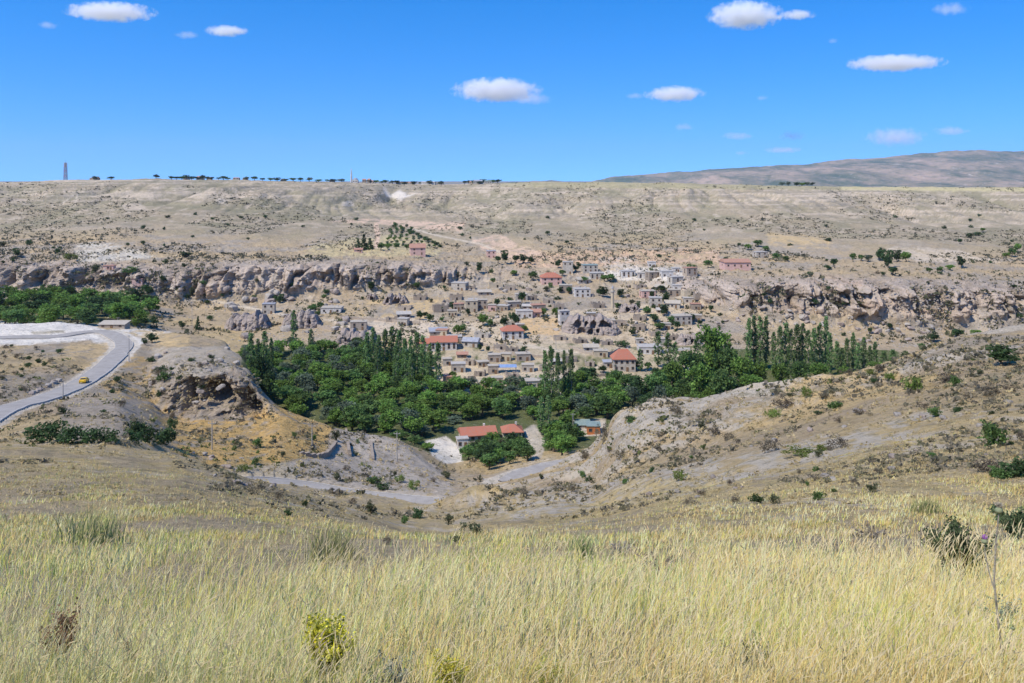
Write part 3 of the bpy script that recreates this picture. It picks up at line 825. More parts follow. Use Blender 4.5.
# ------------------------------------------------------------------ labels: what a thing looks like and what it stands by
LAND = [("the yellow taxi", 78, 383), ("the hairpin road bend", 124, 346), ("the cave outcrop", 213, 392), ("the gravel yard", 40, 326),
        ("the golden field", 255, 440), ("the lower road", 370, 497), ("the restaurant", 480, 436), ("the orange hut", 593, 428),
        ("the tan minaret", 612, 298), ("the hip-roofed white house", 512, 332), ("the long red roof", 443, 342),
        ("the veranda house", 624, 357), ("the blue canopy", 507, 366), ("the white upper ground", 645, 274),
        ("the white rim scar", 400, 192), ("the rim mosque", 353, 176), ("the lattice mast", 65, 170), ("the chalk patch", 110, 252),
        ("the pink farmhouse", 417, 250), ("the dark bench trees", 893, 262), ("the right cliff", 880, 305),
        ("the left cliff", 260, 282), ("the round slope bush", 1000, 360), ("the purple thistle", 985, 538),
        ("the pale slope ledge", 870, 425), ("the caved village rock", 590, 322), ("the valley parking ground", 446, 452),
        ("the long bench house", 737, 262), ("the roadside stone hut", 108, 326), ("the poplar trio", 560, 380),
        ("the short valley road", 545, 470), ("the yellow spurge", 325, 640)]
PEND = []
def describe(o, look, cat, group, u, v):
    """stored now, written out once all neighbours are known"""
    PEND.append((o, look, cat, group, u, v))
def write_labels():
    from collections import defaultdict
    d = defaultdict(list)
    for it in PEND:
        o, look, cat, group, u, v = it
        best = min(LAND, key=lambda L: math.hypot(L[1] - u, (L[2] - v) * 1.6))
        dx, dy = u - best[1], (v - best[2]) * 1.6
        if abs(dx) >= abs(dy): rel = 'right of' if dx > 0 else 'left of'
        else: rel = 'below' if dy > 0 else 'above'
        d[(look, rel, best[0])].append((u, v, o, cat, group))
    ORD = ['leftmost', 'second from left', 'third from left', 'fourth from left', 'fifth from left', 'sixth from left', 'seventh from left',
           'eighth from left', 'ninth from left', 'tenth from left']
    for (look, rel, lm), its in d.items():
        its.sort(key=lambda q: (q[0], q[1]))
        n = len(its)
        for i, (u, v, o, cat, group) in enumerate(its):
            lab = look
            if n > 1:
                if i < 10 and i <= n // 2 or n <= 3 and i == 1: od = ORD[i] if not (n == 3 and i == 1) else 'middle'
                elif i == n - 1: od = 'rightmost'
                elif n - 1 - i < 10: od = ORD[n - 1 - i].replace('left', 'right')
                else: od = '%dth from left' % (i + 1)
                lab += ', ' + od + ' ' + rel + ' ' + lm
            else:
                lab += ' ' + rel + ' ' + lm
            tag(o, lab, cat, group)

# ------------------------------------------------------------------ foliage
def leaves(centers, per, spread, leaf, cols, seed, tone=0.35, flat=0.0):
    """clumps of leaf-sized faces round the given centres"""
    r = np.random.default_rng(seed)
    n = len(centers)
    c = np.repeat(centers, per, 0) + r.normal(0, 1, (n * per, 3)) * spread
    s = leaf * r.uniform(0.55, 1.4, (n * per, 1))
    a = r.normal(0, 1, (n * per, 3)); a /= np.linalg.norm(a, axis=1)[:, None]
    b = r.normal(0, 1, (n * per, 3)); b = np.cross(a, b); b /= np.linalg.norm(b, axis=1)[:, None]
    a = a * s; b = b * s * 0.6
    V = np.stack([c - a, c - b, c + a, c + b], 1).reshape(-1, 3)
    F_ = np.arange(n * per * 4).reshape(-1, 4)
    ct = r.uniform(1 - tone, 1 + tone, (n, 1)); pick = r.uniform(0, 1, (n, 1))
    base = np.array(cols[0])[None] * (1 - pick) + np.array(cols[1])[None] * pick
    cc = np.repeat(base * ct, per, 0) * r.uniform(0.75, 1.25, (n * per, 1))
    return V, F_, np.repeat(cc, 4, 0)
def crown_mesh(name, centers, per, spread, leaf, cols, seed, tone=0.35):
    V, F_, cc = leaves(np.array(centers), per, spread, leaf, cols, seed, tone)
    return np_mesh(name, V, F_, [M['leaf']], False, col=cc)
def broad_centers(seed, n, z0=0.28, rx=0.36, lob=7):
    r = random.Random(seed); L = []
    for k in range(lob):
        a = 2 * pi * k / lob + r.uniform(-.5, .5); rr = r.uniform(0.05, rx * .62)
        L.append((rr * cos(a), rr * sin(a), r.uniform(z0 + .16, 0.8), r.uniform(.13, .22)))
    out = []
    for k in range(n):
        x, y, z, q = L[k % lob]
        d = np.array([r.gauss(0, 1) for _ in range(3)]); d /= np.linalg.norm(d)
        d *= q * r.uniform(0.55, 1.0) ** .5
        out.append((x + d[0], y + d[1], max(z + d[2], z0 * .6)))
    return out
def poplar_centers(seed, n, w=0.075):
    r = random.Random(seed); out = []
    for k in range(n):
        z = r.uniform(0.08, 1.0) ** 0.95
        rad = w * min(1, (z - 0.02) * 5) * (1 - max(0, (z - .55) / .5) ** 1.6 * .85) * r.uniform(.3, 1.0) ** .5
        a = r.uniform(0, 2 * pi)
        lump = 1 + .35 * sin(a * 3 + z * 9 + seed)
        out.append((rad * lump * cos(a), rad * lump * sin(a), z))
    return out
def cone_centers(seed, n, w=0.2):
    r = random.Random(seed); out = []
    for k in range(n):
        z = 0.1 + 0.9 * r.random() ** 1.5; a = r.uniform(0, 2 * pi)
        q = w * (1.03 - z) * r.uniform(.5, 1.1); out.append((q * cos(a), q * sin(a), z))
    return out
def shrub_centers(seed, n, lob=5):
    r = random.Random(seed); out = []
    L = [(r.uniform(-.45, .45), r.uniform(-.4, .4), r.uniform(.3, .62), r.uniform(.25, .38)) for _ in range(lob)]
    for k in range(n):
        x, y, z, q = L[k % lob]
        d = np.array([r.gauss(0, 1) for _ in range(3)]); d /= np.linalg.norm(d); d *= q * r.uniform(.3, 1) ** .5
        out.append((x + d[0], y + d[1], max(0.02, z + d[2])))
    return out
G_BRIGHT = [(0.125, 0.225, 0.045), (0.185, 0.285, 0.07)]
G_MID = [(0.09, 0.165, 0.05), (0.14, 0.22, 0.07)]
G_DARK = [(0.05, 0.09, 0.035), (0.08, 0.13, 0.05)]
G_GREY = [(0.12, 0.165, 0.10), (0.17, 0.215, 0.145)]
G_POP = [(0.12, 0.21, 0.07), (0.21, 0.30, 0.12)]
G_LIME = [(0.14, 0.2, 0.04), (0.2, 0.25, 0.07)]
S_DRY = [(0.16, 0.13, 0.09), (0.22, 0.19, 0.13)]
S_OLIVE = [(0.085, 0.10, 0.05), (0.13, 0.14, 0.075)]
KIND = {}
def kind(key, metas): KIND[key] = metas
def trunk_mesh(name, h, r0, limbs, seed, mat, spread=.25):
    r = random.Random(seed); mb = MB()
    pts = [(0, 0, -0.06)] + [(r.uniform(-.012, .012) * k, r.uniform(-.012, .012) * k, h * k / 4) for k in range(1, 5)]
    mb.tube(pts, [r0 * (1.25 - .22 * k) for k in range(5)], 6)
    for k in range(limbs):
        a = 2 * pi * k / max(1, limbs) + r.uniform(-.4, .4); z = h * r.uniform(.45, .95)
        q = spread * r.uniform(.6, 1.1)
        mb.tube([(0, 0, z), (q * .5 * cos(a), q * .5 * sin(a), z + .08), (q * cos(a), q * sin(a), z + .22)], [r0 * .45, r0 * .3, r0 * .12], 5)
    me = bpy.data.meshes.new(name); me.from_pydata(mb.v, [], mb.f); me.materials.append(mat); me.update(); return me
kind('poplar', [(crown_mesh('crown', poplar_centers(s, 150, .07 + .012 * (s % 3)), 12, .014, .017, G_POP, s, .4), trunk_mesh('trunk', .9, .012, 5, s, M['pale_bark'], .05)) for s in range(5)])
kind('broad', [(crown_mesh('crown', broad_centers(10 + s, 120), 16, .035, .034, cset, s, .38), trunk_mesh('trunk', .55, .03, 5, s, M['bark'])) for s, cset in enumerate([G_MID, G_MID, G_BRIGHT])])
kind('bright', [(crown_mesh('crown', broad_centers(20 + s, 120), 16, .035, .034, G_BRIGHT, 5 + s, .38), trunk_mesh('trunk', .55, .03, 5, s, M['bark'])) for s in range(3)])
kind('darktree', [(crown_mesh('crown', broad_centers(30 + s, 120), 16, .035, .036, G_DARK, 9 + s, .4), trunk_mesh('trunk', .5, .03, 5, s, M['bark'])) for s in range(3)])
kind('greytree', [(crown_mesh('crown', broad_centers(40 + s, 110), 15, .036, .034, G_GREY, 13 + s, .35), trunk_mesh('trunk', .5, .03, 6, s, M['bark'])) for s in range(2)])
kind('conifer', [(crown_mesh('crown', cone_centers(50 + s, 110), 12, .02, .03, G_DARK, 17 + s, .35), trunk_mesh('trunk', .8, .02, 4, s, M['bark'], .1)) for s in range(2)])
kind('shrub', [(crown_mesh('crown', shrub_centers(60 + s, 60), 14, .07, .06, G_MID if s < 2 else S_OLIVE, 21 + s, .4), None) for s in range(4)])
kind('darkshrub', [(crown_mesh('crown', shrub_centers(70 + s, 60), 14, .07, .06, G_DARK, 25 + s, .4), None) for s in range(3)])
kind('dryshrub', [(crown_mesh('crown', shrub_centers(80 + s, 50), 12, .08, .05, S_DRY, 29 + s, .4), None) for s in range(3)])
kind('limeshrub', [(crown_mesh('crown', shrub_centers(90 + s, 60), 14, .07, .055, G_LIME, 33 + s, .3), None) for s in range(2)])
NAMES = {'poplar': ('poplar_tree', 'tree'), 'broad': ('broadleaf_tree', 'tree'), 'bright': ('orchard_tree', 'tree'), 'darktree': ('broadleaf_tree', 'tree'),
         'greytree': ('willow_tree', 'tree'), 'conifer': ('conifer_tree', 'tree'), 'shrub': ('shrub', 'shrub'), 'darkshrub': ('shrub', 'shrub'),
         'dryshrub': ('dry_shrub', 'shrub'), 'limeshrub': ('shrub', 'shrub')}
LOOK = {'poplar': 'slim upright poplar', 'broad': 'rounded mid-green tree', 'bright': 'bright green leafy tree', 'darktree': 'dark green bushy tree',
        'greytree': 'silvery-green tree', 'conifer': 'dark pointed conifer', 'shrub': 'low green shrub', 'darkshrub': 'dark green bush',
        'dryshrub': 'brown-grey shrub', 'limeshrub': 'yellow-green bush'}
GROUP = {'poplar': 'poplars along the valley', 'broad': 'trees of the valley and village', 'bright': 'trees of the valley and village', 'darktree': 'trees of the valley and village',
         'greytree': 'silvery trees by the stream', 'conifer': 'conifers by the farm', 'shrub': 'shrubs on the slopes', 'darkshrub': 'shrubs on the slopes',
         'dryshrub': 'dry shrubs on the slopes', 'limeshrub': 'yellow-green bushes'}
CNTK = {}
def plant(key, p, h, w, uv=None, look=None, group=None, nm=None):
    """key, foot point, height and width in metres"""
    vs_ = KIND[key]; k = random.randrange(len(vs_))
    cr, tr = vs_[k]
    CNTK[key] = CNTK.get(key, 0) + 1
    nat = {'poplar': .17, 'conifer': .4}.get(key, 1.05 if 'shrub' in key else .8)
    sx = w / nat / (h + 1e-9) * h
    rz = random.uniform(0, 2 * pi)
    name, cat = NAMES[key]
    name = nm or name
    if tr is None:
        o = obj(name, cr, None, (p[0], p[1], p[2] - .05 * h), rz)
        o.scale = (w / 1.25, w / 1.25, h)
    else:
        o = empty(name, (p[0], p[1], p[2] - .02 * h), rz, (sx, sx, h))
        obj('crown', cr, o); obj('trunk', tr, o)
    u, v = uv if uv else (512 + FP * p[0] / p[1], HR - FP * (p[2] + h / 2) / p[1])
    describe(o, look or LOOK[key], cat, group or GROUP[key], u, v)
    return o
def near_road(p, d=6.5):
    for P_ in (RA, RB, RC):
        if np.min((P_[:, 0] - p[0]) ** 2 + (P_[:, 1] - p[1]) ** 2) < d * d: return True
    return False
def plant_px(key, u, v, hpx, wpx, ymin=0, **k):
    p = pix(u, v, ymin); s = p[1] / FP
    if near_road(p, 4.5): return
    return plant(key, p, hpx * s, wpx * s, (u, v - hpx / 2), **k)
def plant_top(key, u, vtop, Y, wpx, **k):
    if key == 'poplar': vtop -= 7 if 360 < u < 440 else 3; wpx *= .82
    x = (u - 512) / FP * Y; z = gz(x, Y); h = max(2.0, (HR - vtop) / FP * Y - z)
    return plant(key, np.array((x, Y, z)), h, wpx * Y / FP, (u, vtop + 8), **k)
R = random.Random(11)
# poplars, one by one
for u, vt, Y, w in [(251, 336, 400, 9), (258, 341, 392, 8), (265, 333, 398, 10), (271, 340, 405, 7), (294, 312, 462, 8), (311, 332, 452, 7),
        (367, 338, 415, 9), (373, 334, 420, 9), (379, 341, 408, 8), (385, 336, 412, 9), (392, 333, 418, 11), (399, 337, 404, 9), (405, 345, 398, 8), (411, 342, 402, 8),
        (417, 338, 408, 10), (423, 342, 398, 9), (430, 350, 392, 8), (438, 349, 386, 9), (377, 350, 392, 8), (396, 352, 388, 8), (412, 356, 384, 8),
        (545, 352, 366, 8), (551, 349, 364, 9), (558, 355, 362, 8), (571, 352, 366, 8), (564, 352, 370, 6), (541, 400, 322, 9), (548, 398, 318, 8),
        (658, 334, 432, 9), (668, 336, 420, 9), (675, 345, 415, 8), (749, 320, 428, 8), (754, 317, 432, 9), (760, 319, 430, 9), (766, 318, 436, 8),
        (774, 334, 420, 8), (780, 329, 415, 8), (786, 326, 418, 9), (791, 332, 410, 8), (797, 327, 416, 9), (803, 325, 420, 9), (808, 333, 410, 8), (814, 330, 416, 9), (820, 326, 420, 9),
        (826, 318, 424, 8), (830, 335, 410, 8), (837, 344, 420, 7), (842, 350, 415, 7), (847, 341, 420, 7), (853, 335, 424, 7), (858, 346, 416, 7), (864, 340, 420, 7), (870, 348, 412, 7),
        (875, 344, 420, 7), (884, 354, 415, 8), (893, 352, 420, 9), (640, 352, 425, 7), (697, 340, 415, 9)]:
    plant_top('poplar', u, vt, Y, w)
# big broad trees that can be told apart
for k, u, vt, Y, w in [('bright', 712, 324, 402, 42), ('broad', 690, 346, 395, 34), ('broad', 728, 342, 390, 34), ('bright', 742, 356, 380, 30), ('bright', 672, 360, 380, 26),
        ('broad', 655, 368, 370, 26), ('bright', 760, 362, 385, 26), ('bright', 700, 362, 360, 30), ('broad', 722, 366, 350, 30), ('darktree', 640, 376, 370, 24), ('limeshrub', 678, 388, 340, 14),
        ('greytree', 660, 382, 345, 18), ('greytree', 632, 384, 360, 20), ('broad', 780, 360, 380, 20), ('broad', 800, 358, 380, 24), ('bright', 820, 362, 375, 22), ('bright', 880, 362, 400, 24), ('bright', 845, 366, 380, 20),
        ('darktree', 262, 352, 385, 26), ('greytree', 246, 345, 420, 14), ('broad', 250, 362, 370, 22), ('darktree', 265, 372, 355, 24),
        ('broad', 455, 390, 372, 30), ('bright', 470, 396, 360, 26), ('broad', 484, 391, 366, 26), ('broad', 498, 396, 356, 24), ('bright', 510, 392, 360, 26), ('greytree', 528, 394, 352, 22),
        ('greytree', 452, 416, 336, 22), ('broad', 440, 408, 342, 26), ('bright', 425, 398, 348, 30), ('bright', 470, 404, 345, 20), ('broad', 535, 404, 345, 22),
        ('broad', 468, 444, 296, 14), ('darktree', 478, 441, 300, 20), ('darktree', 492, 448, 295, 20), ('broad', 505, 440, 300, 22), ('darktree', 516, 436, 302, 20), ('broad', 486, 456, 288, 20),
        ('dryshrub', 498, 437, 298, 16), ('bright', 558, 420, 318, 22), ('bright', 566, 414, 326, 22), ('bright', 575, 430, 312, 24), ('broad', 556, 440, 300, 20),
        ('bright', 570, 444, 300, 18), ('bright', 548, 450, 292, 14), ('greytree', 590, 386, 365, 24), ('greytree', 578, 392, 355, 24), ('broad', 604, 388, 362, 24), ('darktree', 596, 396, 350, 24), ('broad', 610, 384, 372, 20),
        ('greytree', 408, 418, 326, 26), ('greytree', 422, 426, 316, 24), ('broad', 400, 430, 308, 22), ('broad', 415, 436, 304, 20), ('broad', 428, 442, 298, 16), ('bright', 385, 422, 320, 22), ('broad', 365, 412, 322, 26), ('broad', 352, 404, 326, 26)]:
    plant_top(k, u, vt, Y, w)
# orchard and river trees filling the valley floor
def fill(poly, spacing, hmin, hmax, keys, y0, y1, jit=.4, dens=1.0):
    us = [p[0] for p in poly]; n = 0
    Y = y0
    while Y < y1:
        X = (min(us) - 512) / FP * Y
        while X < (max(us) - 512) / FP * Y:
            x = X + R.uniform(-jit, jit) * spacing; y = Y + R.uniform(-jit, jit) * spacing
            X += spacing
            z = gz(x, y); u = 512 + FP * x / y; v = HR - FP * z / y
            if not inside(np.array([u]), np.array([v]), poly)[0] or R.random() > dens: continue
            h = R.uniform(hmin, hmax); vt = HR - FP * (z + h) / y
            i = int(np.argmin(np.abs(U - u)))
            if vt > np.interp(y, Yg[i], VMIN[i]) - 2.0 or (572 < u < 606 and v > 424): continue
            kc = R.choice(keys); plant(kc, np.array((x, y, z)), h, h * R.uniform(1.05, 1.4), nm='orchard_tree' if kc in ('bright', 'broad') else None, group='orchard trees of the valley floor' if kc in ('bright', 'broad') else None)
            n += 1
        Y += spacing
    return n
nf = [fill([(246, 352), (300, 351), (365, 351), (432, 364), (440, 385), (436, 432), (418, 440), (345, 430), (275, 415), (250, 395)], 8.6, 6, 9.5, ['bright', 'bright', 'broad', 'broad', 'greytree'], 300, 478),
      fill([(440, 388), (612, 386), (606, 432), (565, 430), (545, 412), (455, 426), (438, 420)], 8.2, 6, 9, ['broad', 'bright', 'broad', 'greytree'], 300, 400, dens=.95),
      fill([(464, 450), (524, 443), (533, 460), (505, 470), (472, 470)], 6.2, 4.5, 6.5, ['broad', 'darktree', 'broad'], 262, 315),
      fill([(547, 430), (578, 440), (598, 446), (552, 464)], 6.4, 5, 7.5, ['bright', 'broad', 'bright'], 262, 320),
      fill([(560, 385), (640, 380), (760, 380), (760, 440), (620, 440), (605, 415), (570, 412)], 11, 8, 11, ['broad', 'bright', 'darktree'], 320, 440, dens=.8),
      fill([(-30, 300), (60, 301), (150, 305), (152, 330), (60, 330), (-30, 326)], 14, 9, 12, ['bright', 'bright', 'broad', 'darktree', 'broad'], 425, 575)]
print('forest', nf)
# village, benches and rim: trees placed where the photo shows them (u, foot row, height, width in pixels)
for k, u, v, h, w in [
        ('darktree', 30, 300, 12, 14), ('darktree', 70, 297, 12, 16), ('darktree', 48, 300, 9, 14), ('darktree', 148, 296, 12, 14), ('broad', 156, 312, 8, 10), ('darktree', 145, 326, 9, 12), ('limeshrub', 134, 327, 10, 10), ('darktree', 154, 326, 10, 10),
        ('darktree', 152, 343, 10, 14), ('darktree', 145, 345, 7, 8), ('darktree', 182, 329, 8, 8), ('conifer', 198, 330, 14, 6), ('darkshrub', 150, 362, 7, 10), ('darkshrub', 160, 372, 8, 14), ('shrub', 164, 392, 12, 16),
        ('darktree', 17, 257, 9, 9), ('shrub', 2, 247, 7, 8), ('darktree', 58, 254, 7, 7), ('limeshrub', 70, 260, 8, 13), ('shrub', 96, 272, 9, 10), ('shrub', 129, 272, 6, 16), ('darkshrub', 12, 262, 6, 6), ('darkshrub', 28, 245, 7, 8),
        ('darktree', 163, 283, 8, 8), ('shrub', 180, 294, 9, 10), ('shrub', 192, 296, 10, 8), ('darktree', 186, 257, 5, 14), ('darktree', 184, 268, 5, 6), ('darkshrub', 165, 263, 5, 5), ('darkshrub', 143, 245, 5, 5), ('darkshrub', 142, 229, 5, 6),
        ('conifer', 358, 249, 11, 7), ('conifer', 364, 250, 16, 9), ('conifer', 370, 250, 12, 8), ('broad', 381, 250, 8, 9), ('broad', 388, 250, 8, 8), ('broad', 396, 249, 7, 8), ('broad', 407, 250, 7, 8),
        ('shrub', 395, 227, 6, 7), ('shrub', 402, 231, 6, 7), ('darktree', 293, 291, 9, 9), ('darktree', 371, 290, 9, 9), ('broad', 417, 290, 9, 8), ('darktree', 280, 303, 9, 11), ('broad', 313, 313, 10, 12), ('broad', 320, 310, 9, 9), ('broad', 318, 317, 7, 6),
        ('darktree', 505, 263, 13, 10), ('darktree', 498, 263, 8, 8), ('darktree', 516, 263, 9, 10), ('darktree', 523, 263, 9, 10), ('darktree', 531, 264, 8, 9), ('darktree', 479, 273, 11, 8), ('broad', 493, 284, 7, 7), ('darkshrub', 491, 273, 6, 5), ('broad', 514, 276, 7, 8),
        ('broad', 533, 281, 11, 12), ('darktree', 558, 268, 9, 9), ('broad', 562, 276, 7, 8), ('darktree', 576, 272, 7, 8), ('darktree', 579, 268, 6, 7), ('broad', 610, 282, 9, 14), ('broad', 604, 281, 7, 8), ('broad', 584, 283, 7, 10), ('darktree', 569, 294, 8, 8), ('darktree', 560, 293, 6, 6),
        ('darktree', 603, 297, 11, 12), ('darktree', 599, 296, 8, 8), ('darktree', 620, 297, 8, 10), ('broad', 618, 310, 8, 9), ('darktree', 638, 310, 9, 7), ('broad', 647, 316, 11, 10), ('darktree', 652, 300, 10, 7), ('darktree', 662, 293, 9, 10), ('darktree', 666, 305, 14, 10),
        ('darktree', 664, 316, 12, 12), ('darktree', 676, 306, 6, 7), ('darktree', 686, 318, 7, 7), ('darktree', 692, 322, 9, 9), ('broad', 672, 325, 10, 12), ('darktree', 655, 322, 8, 12), ('darktree', 677, 330, 10, 10), ('darktree', 700, 326, 7, 7), ('broad', 660, 330, 8, 14),
        ('broad', 691, 273, 10, 10), ('broad', 708, 268, 9, 12), ('darktree', 724, 269, 12, 10), ('darktree', 731, 268, 9, 8), ('darktree', 740, 268, 8, 10), ('darktree', 748, 268, 8, 9), ('broad', 748, 250, 7, 9), ('broad', 758, 247, 8, 12), ('broad', 766, 252, 7, 8), ('broad', 776, 261, 9, 10), ('broad', 786, 262, 7, 8),
        ('broad', 853, 262, 10, 8), ('broad', 861, 261, 7, 8), ('darktree', 834, 267, 10, 10), ('darktree', 828, 270, 5, 9), ('greytree', 868, 262, 8, 10), ('darktree', 880, 261, 14, 12), ('darktree', 888, 268, 18, 14), ('darktree', 897, 262, 12, 12), ('broad', 906, 262, 12, 12), ('darktree', 893, 275, 9, 12),
        ('darktree', 961, 268, 12, 9), ('broad', 950, 270, 6, 10), ('broad', 940, 272, 6, 8), ('broad', 929, 273, 6, 8), ('broad', 1012, 257, 10, 10), ('broad', 1018, 252, 10, 8), ('broad', 1006, 258, 6, 9), ('darktree', 960, 244, 6, 6), ('darkshrub', 970, 238, 6, 8), ('broad', 983, 232, 5, 6), ('darkshrub', 978, 236, 5, 10),
        ('darktree', 420, 320, 10, 9), ('broad', 430, 322, 9, 10), ('darktree', 425, 318, 7, 8), ('darktree', 453, 310, 8, 9), ('broad', 458, 335, 12, 12), ('broad', 463, 332, 9, 8), ('broad', 483, 326, 14, 12), ('broad', 490, 327, 9, 9), ('darktree', 497, 308, 11, 8), ('darktree', 510, 306, 9, 7), ('darktree', 522, 304, 14, 10),
        ('darktree', 504, 328, 12, 12), ('darktree', 515, 326, 14, 14), ('broad', 524, 334, 10, 9), ('broad', 543, 316, 9, 9), ('broad', 556, 318, 12, 10), ('darktree', 560, 322, 10, 8), ('darktree', 488, 353, 8, 6), ('darktree', 480, 351, 7, 5), ('broad', 461, 390, 9, 12), ('broad', 453, 380, 10, 9), ('darkshrub', 522, 351, 6, 9),
        ('darkshrub', 596, 343, 8, 9), ('darktree', 633, 336, 9, 9), ('darkshrub', 622, 347, 7, 16), ('darktree', 616, 370, 9, 8), ('darktree', 636, 370, 10, 8), ('broad', 648, 371, 10, 9), ('darktree', 603, 373, 8, 12), ('broad', 442, 322, 6, 6), ('darktree', 468, 316, 8, 6), ('darktree', 711, 312, 8, 7), ('darktree', 770, 305, 7, 7), ('darktree', 740, 302, 7, 7), ('broad', 745, 300, 8, 6),
        ('broad', 905, 362, 12, 10), ('broad', 922, 352, 10, 9), ('darktree', 934, 342, 9, 14), ('darktree', 958, 338, 10, 16), ('broad', 976, 336, 7, 14), ('darktree', 890, 330, 8, 7), ('darktree', 870, 334, 7, 6)]:
    plant_px(k, u, v, h, w, ymin=300 if v < 400 and u > 600 else 260)
# bushes of the near slopes
for k, u, v, h, w in [
        ('darkshrub', 44, 443, 24, 42), ('darkshrub', 62, 443, 18, 30), ('darkshrub', 90, 443, 17, 32), ('darkshrub', 107, 443, 15, 24), ('darkshrub', 146, 441, 28, 34), ('darkshrub', 162, 442, 19, 26), ('darkshrub', 134, 442, 17, 20), ('darkshrub', 172, 428, 12, 12),
        ('shrub', 258, 448, 12, 12), ('shrub', 255, 464, 8, 9), ('limeshrub', 243, 472, 8, 12), ('shrub', 335, 441, 13, 8), ('shrub', 314, 440, 7, 8), ('shrub', 281, 457, 7, 8), ('shrub', 336, 479, 7, 9), ('dryshrub', 268, 476, 7, 12), ('dryshrub', 255, 494, 14, 22), ('dryshrub', 275, 500, 10, 16),
        ('shrub', 375, 484, 9, 16), ('darkshrub', 385, 490, 9, 14), ('limeshrub', 399, 482, 8, 11), ('limeshrub', 414, 489, 10, 12), ('dryshrub', 425, 497, 7, 10), ('limeshrub', 441, 496, 8, 9), ('shrub', 444, 478, 7, 11), ('dryshrub', 353, 504, 8, 9), ('dryshrub', 330, 493, 6, 7),
        ('shrub', 233, 477, 5, 5), ('darkshrub', 305, 506, 9, 7), ('darkshrub', 290, 516, 10, 9), ('darkshrub', 420, 518, 12, 16), ('shrub', 405, 524, 10, 9), ('shrub', 370, 512, 12, 12), ('shrub', 450, 525, 12, 10), ('dryshrub', 385, 545, 8, 14), ('shrub', 470, 535, 14, 20), ('shrub', 455, 545, 10, 14),
        ('darktree', 1001, 365, 20, 36), ('shrub', 992, 446, 28, 32), ('darkshrub', 1010, 476, 24, 36), ('dryshrub', 990, 472, 14, 30), ('shrub', 1000, 478, 12, 24), ('limeshrub', 911, 390, 18, 22), ('dryshrub', 882, 372, 8, 14), ('dryshrub', 946, 382, 12, 26), ('shrub', 955, 386, 12, 16), ('dryshrub', 986, 396, 12, 26), ('dryshrub', 968, 398, 8, 12),
        ('dryshrub', 1010, 392, 10, 14), ('shrub', 935, 417, 12, 16), ('dryshrub', 924, 408, 6, 10), ('shrub', 836, 409, 9, 16), ('limeshrub', 806, 398, 14, 9), ('dryshrub', 847, 376, 8, 12), ('dryshrub', 783, 408, 14, 20), ('limeshrub', 772, 418, 10, 16), ('limeshrub', 800, 456, 8, 30), ('limeshrub', 820, 452, 8, 16), ('dryshrub', 770, 452, 16, 22), ('dryshrub', 838, 448, 14, 24),
        ('dryshrub', 728, 440, 10, 12), ('dryshrub', 714, 434, 10, 12), ('limeshrub', 681, 480, 11, 15), ('dryshrub', 660, 436, 6, 8), ('shrub', 702, 430, 10, 9), ('dryshrub', 737, 504, 9, 14), ('darkshrub', 757, 504, 10, 16), ('shrub', 775, 504, 10, 12), ('shrub', 818, 500, 10, 16), ('shrub', 873, 492, 10, 12), ('dryshrub', 690, 505, 8, 18),
        ('shrub', 582, 478, 9, 8), ('shrub', 540, 479, 6, 6), ('shrub', 498, 483, 7, 9), ('dryshrub', 584, 460, 12, 12), ('dryshrub', 602, 446, 24, 12), ('dryshrub', 525, 496, 10, 12), ('dryshrub', 620, 458, 12, 14), ('shrub', 628, 424, 9, 9), ('limeshrub', 893, 380, 8, 14), ('limeshrub', 868, 374, 6, 14), ('darkshrub', 955, 412, 7, 12)]:
    plant_px(k, u, v, h, w)
# the rest of what one can pick out, scattered where the slopes are dotted with bushes
def scatter_px(n, poly, keys, h0, h1, ymin=0, wf=(1.0, 1.6)):
    us = [p[0] for p in poly]; vv = [p[1] for p in poly]; k = 0; tr = 0
    while k < n and tr < n * 30:
        tr += 1
        u = R.uniform(min(us), max(us)); v = R.uniform(min(vv), max(vv))
        if not inside(np.array([u]), np.array([v]), poly)[0]: continue
        p = pix(u, v, ymin)
        if not seen(u, p[1]): continue
        i, j = int(np.argmin(np.abs(U - u))), 0
        if near_road(p): continue
        h = R.uniform(h0, h1) * p[1] / FP
        plant(R.choice(keys), p, h, h * R.uniform(*wf), (u, v)); k += 1
scatter_px(26, [(0, 345), (60, 350), (60, 400), (0, 405)], ['dryshrub', 'darkshrub', 'dryshrub'], 3, 6)
scatter_px(22, [(60, 400), (150, 370), (250, 345), (250, 380), (170, 420), (130, 440), (60, 430)], ['darkshrub', 'dryshrub'], 4, 8)
scatter_px(16, [(150, 445), (340, 430), (440, 480), (440, 500), (300, 480), (180, 475)], ['shrub', 'dryshrub'], 3, 6)
scatter_px(40, [(620, 415), (850, 375), (1024, 345), (1024, 480), (650, 505), (500, 510), (600, 465)], ['dryshrub', 'dryshrub', 'shrub', 'darkshrub'], 4, 9)
scatter_px(26, [(160, 275), (470, 275), (400, 330), (200, 330)], ['darkshrub', 'dryshrub', 'shrub'], 3, 6, 420)
scatter_px(26, [(430, 265), (700, 265), (700, 345), (430, 325)], ['darkshrub', 'shrub'], 3, 6, 420)
scatter_px(26, [(700, 275), (1024, 270), (1024, 335), (860, 350), (700, 330)], ['darkshrub', 'dryshrub'], 3, 6, 420)
scatter_px(46, [(0, 215), (1024, 215), (1024, 268), (0, 268)], ['darkshrub'], 2.5, 4.2, 600)
print('plants', CNTK)
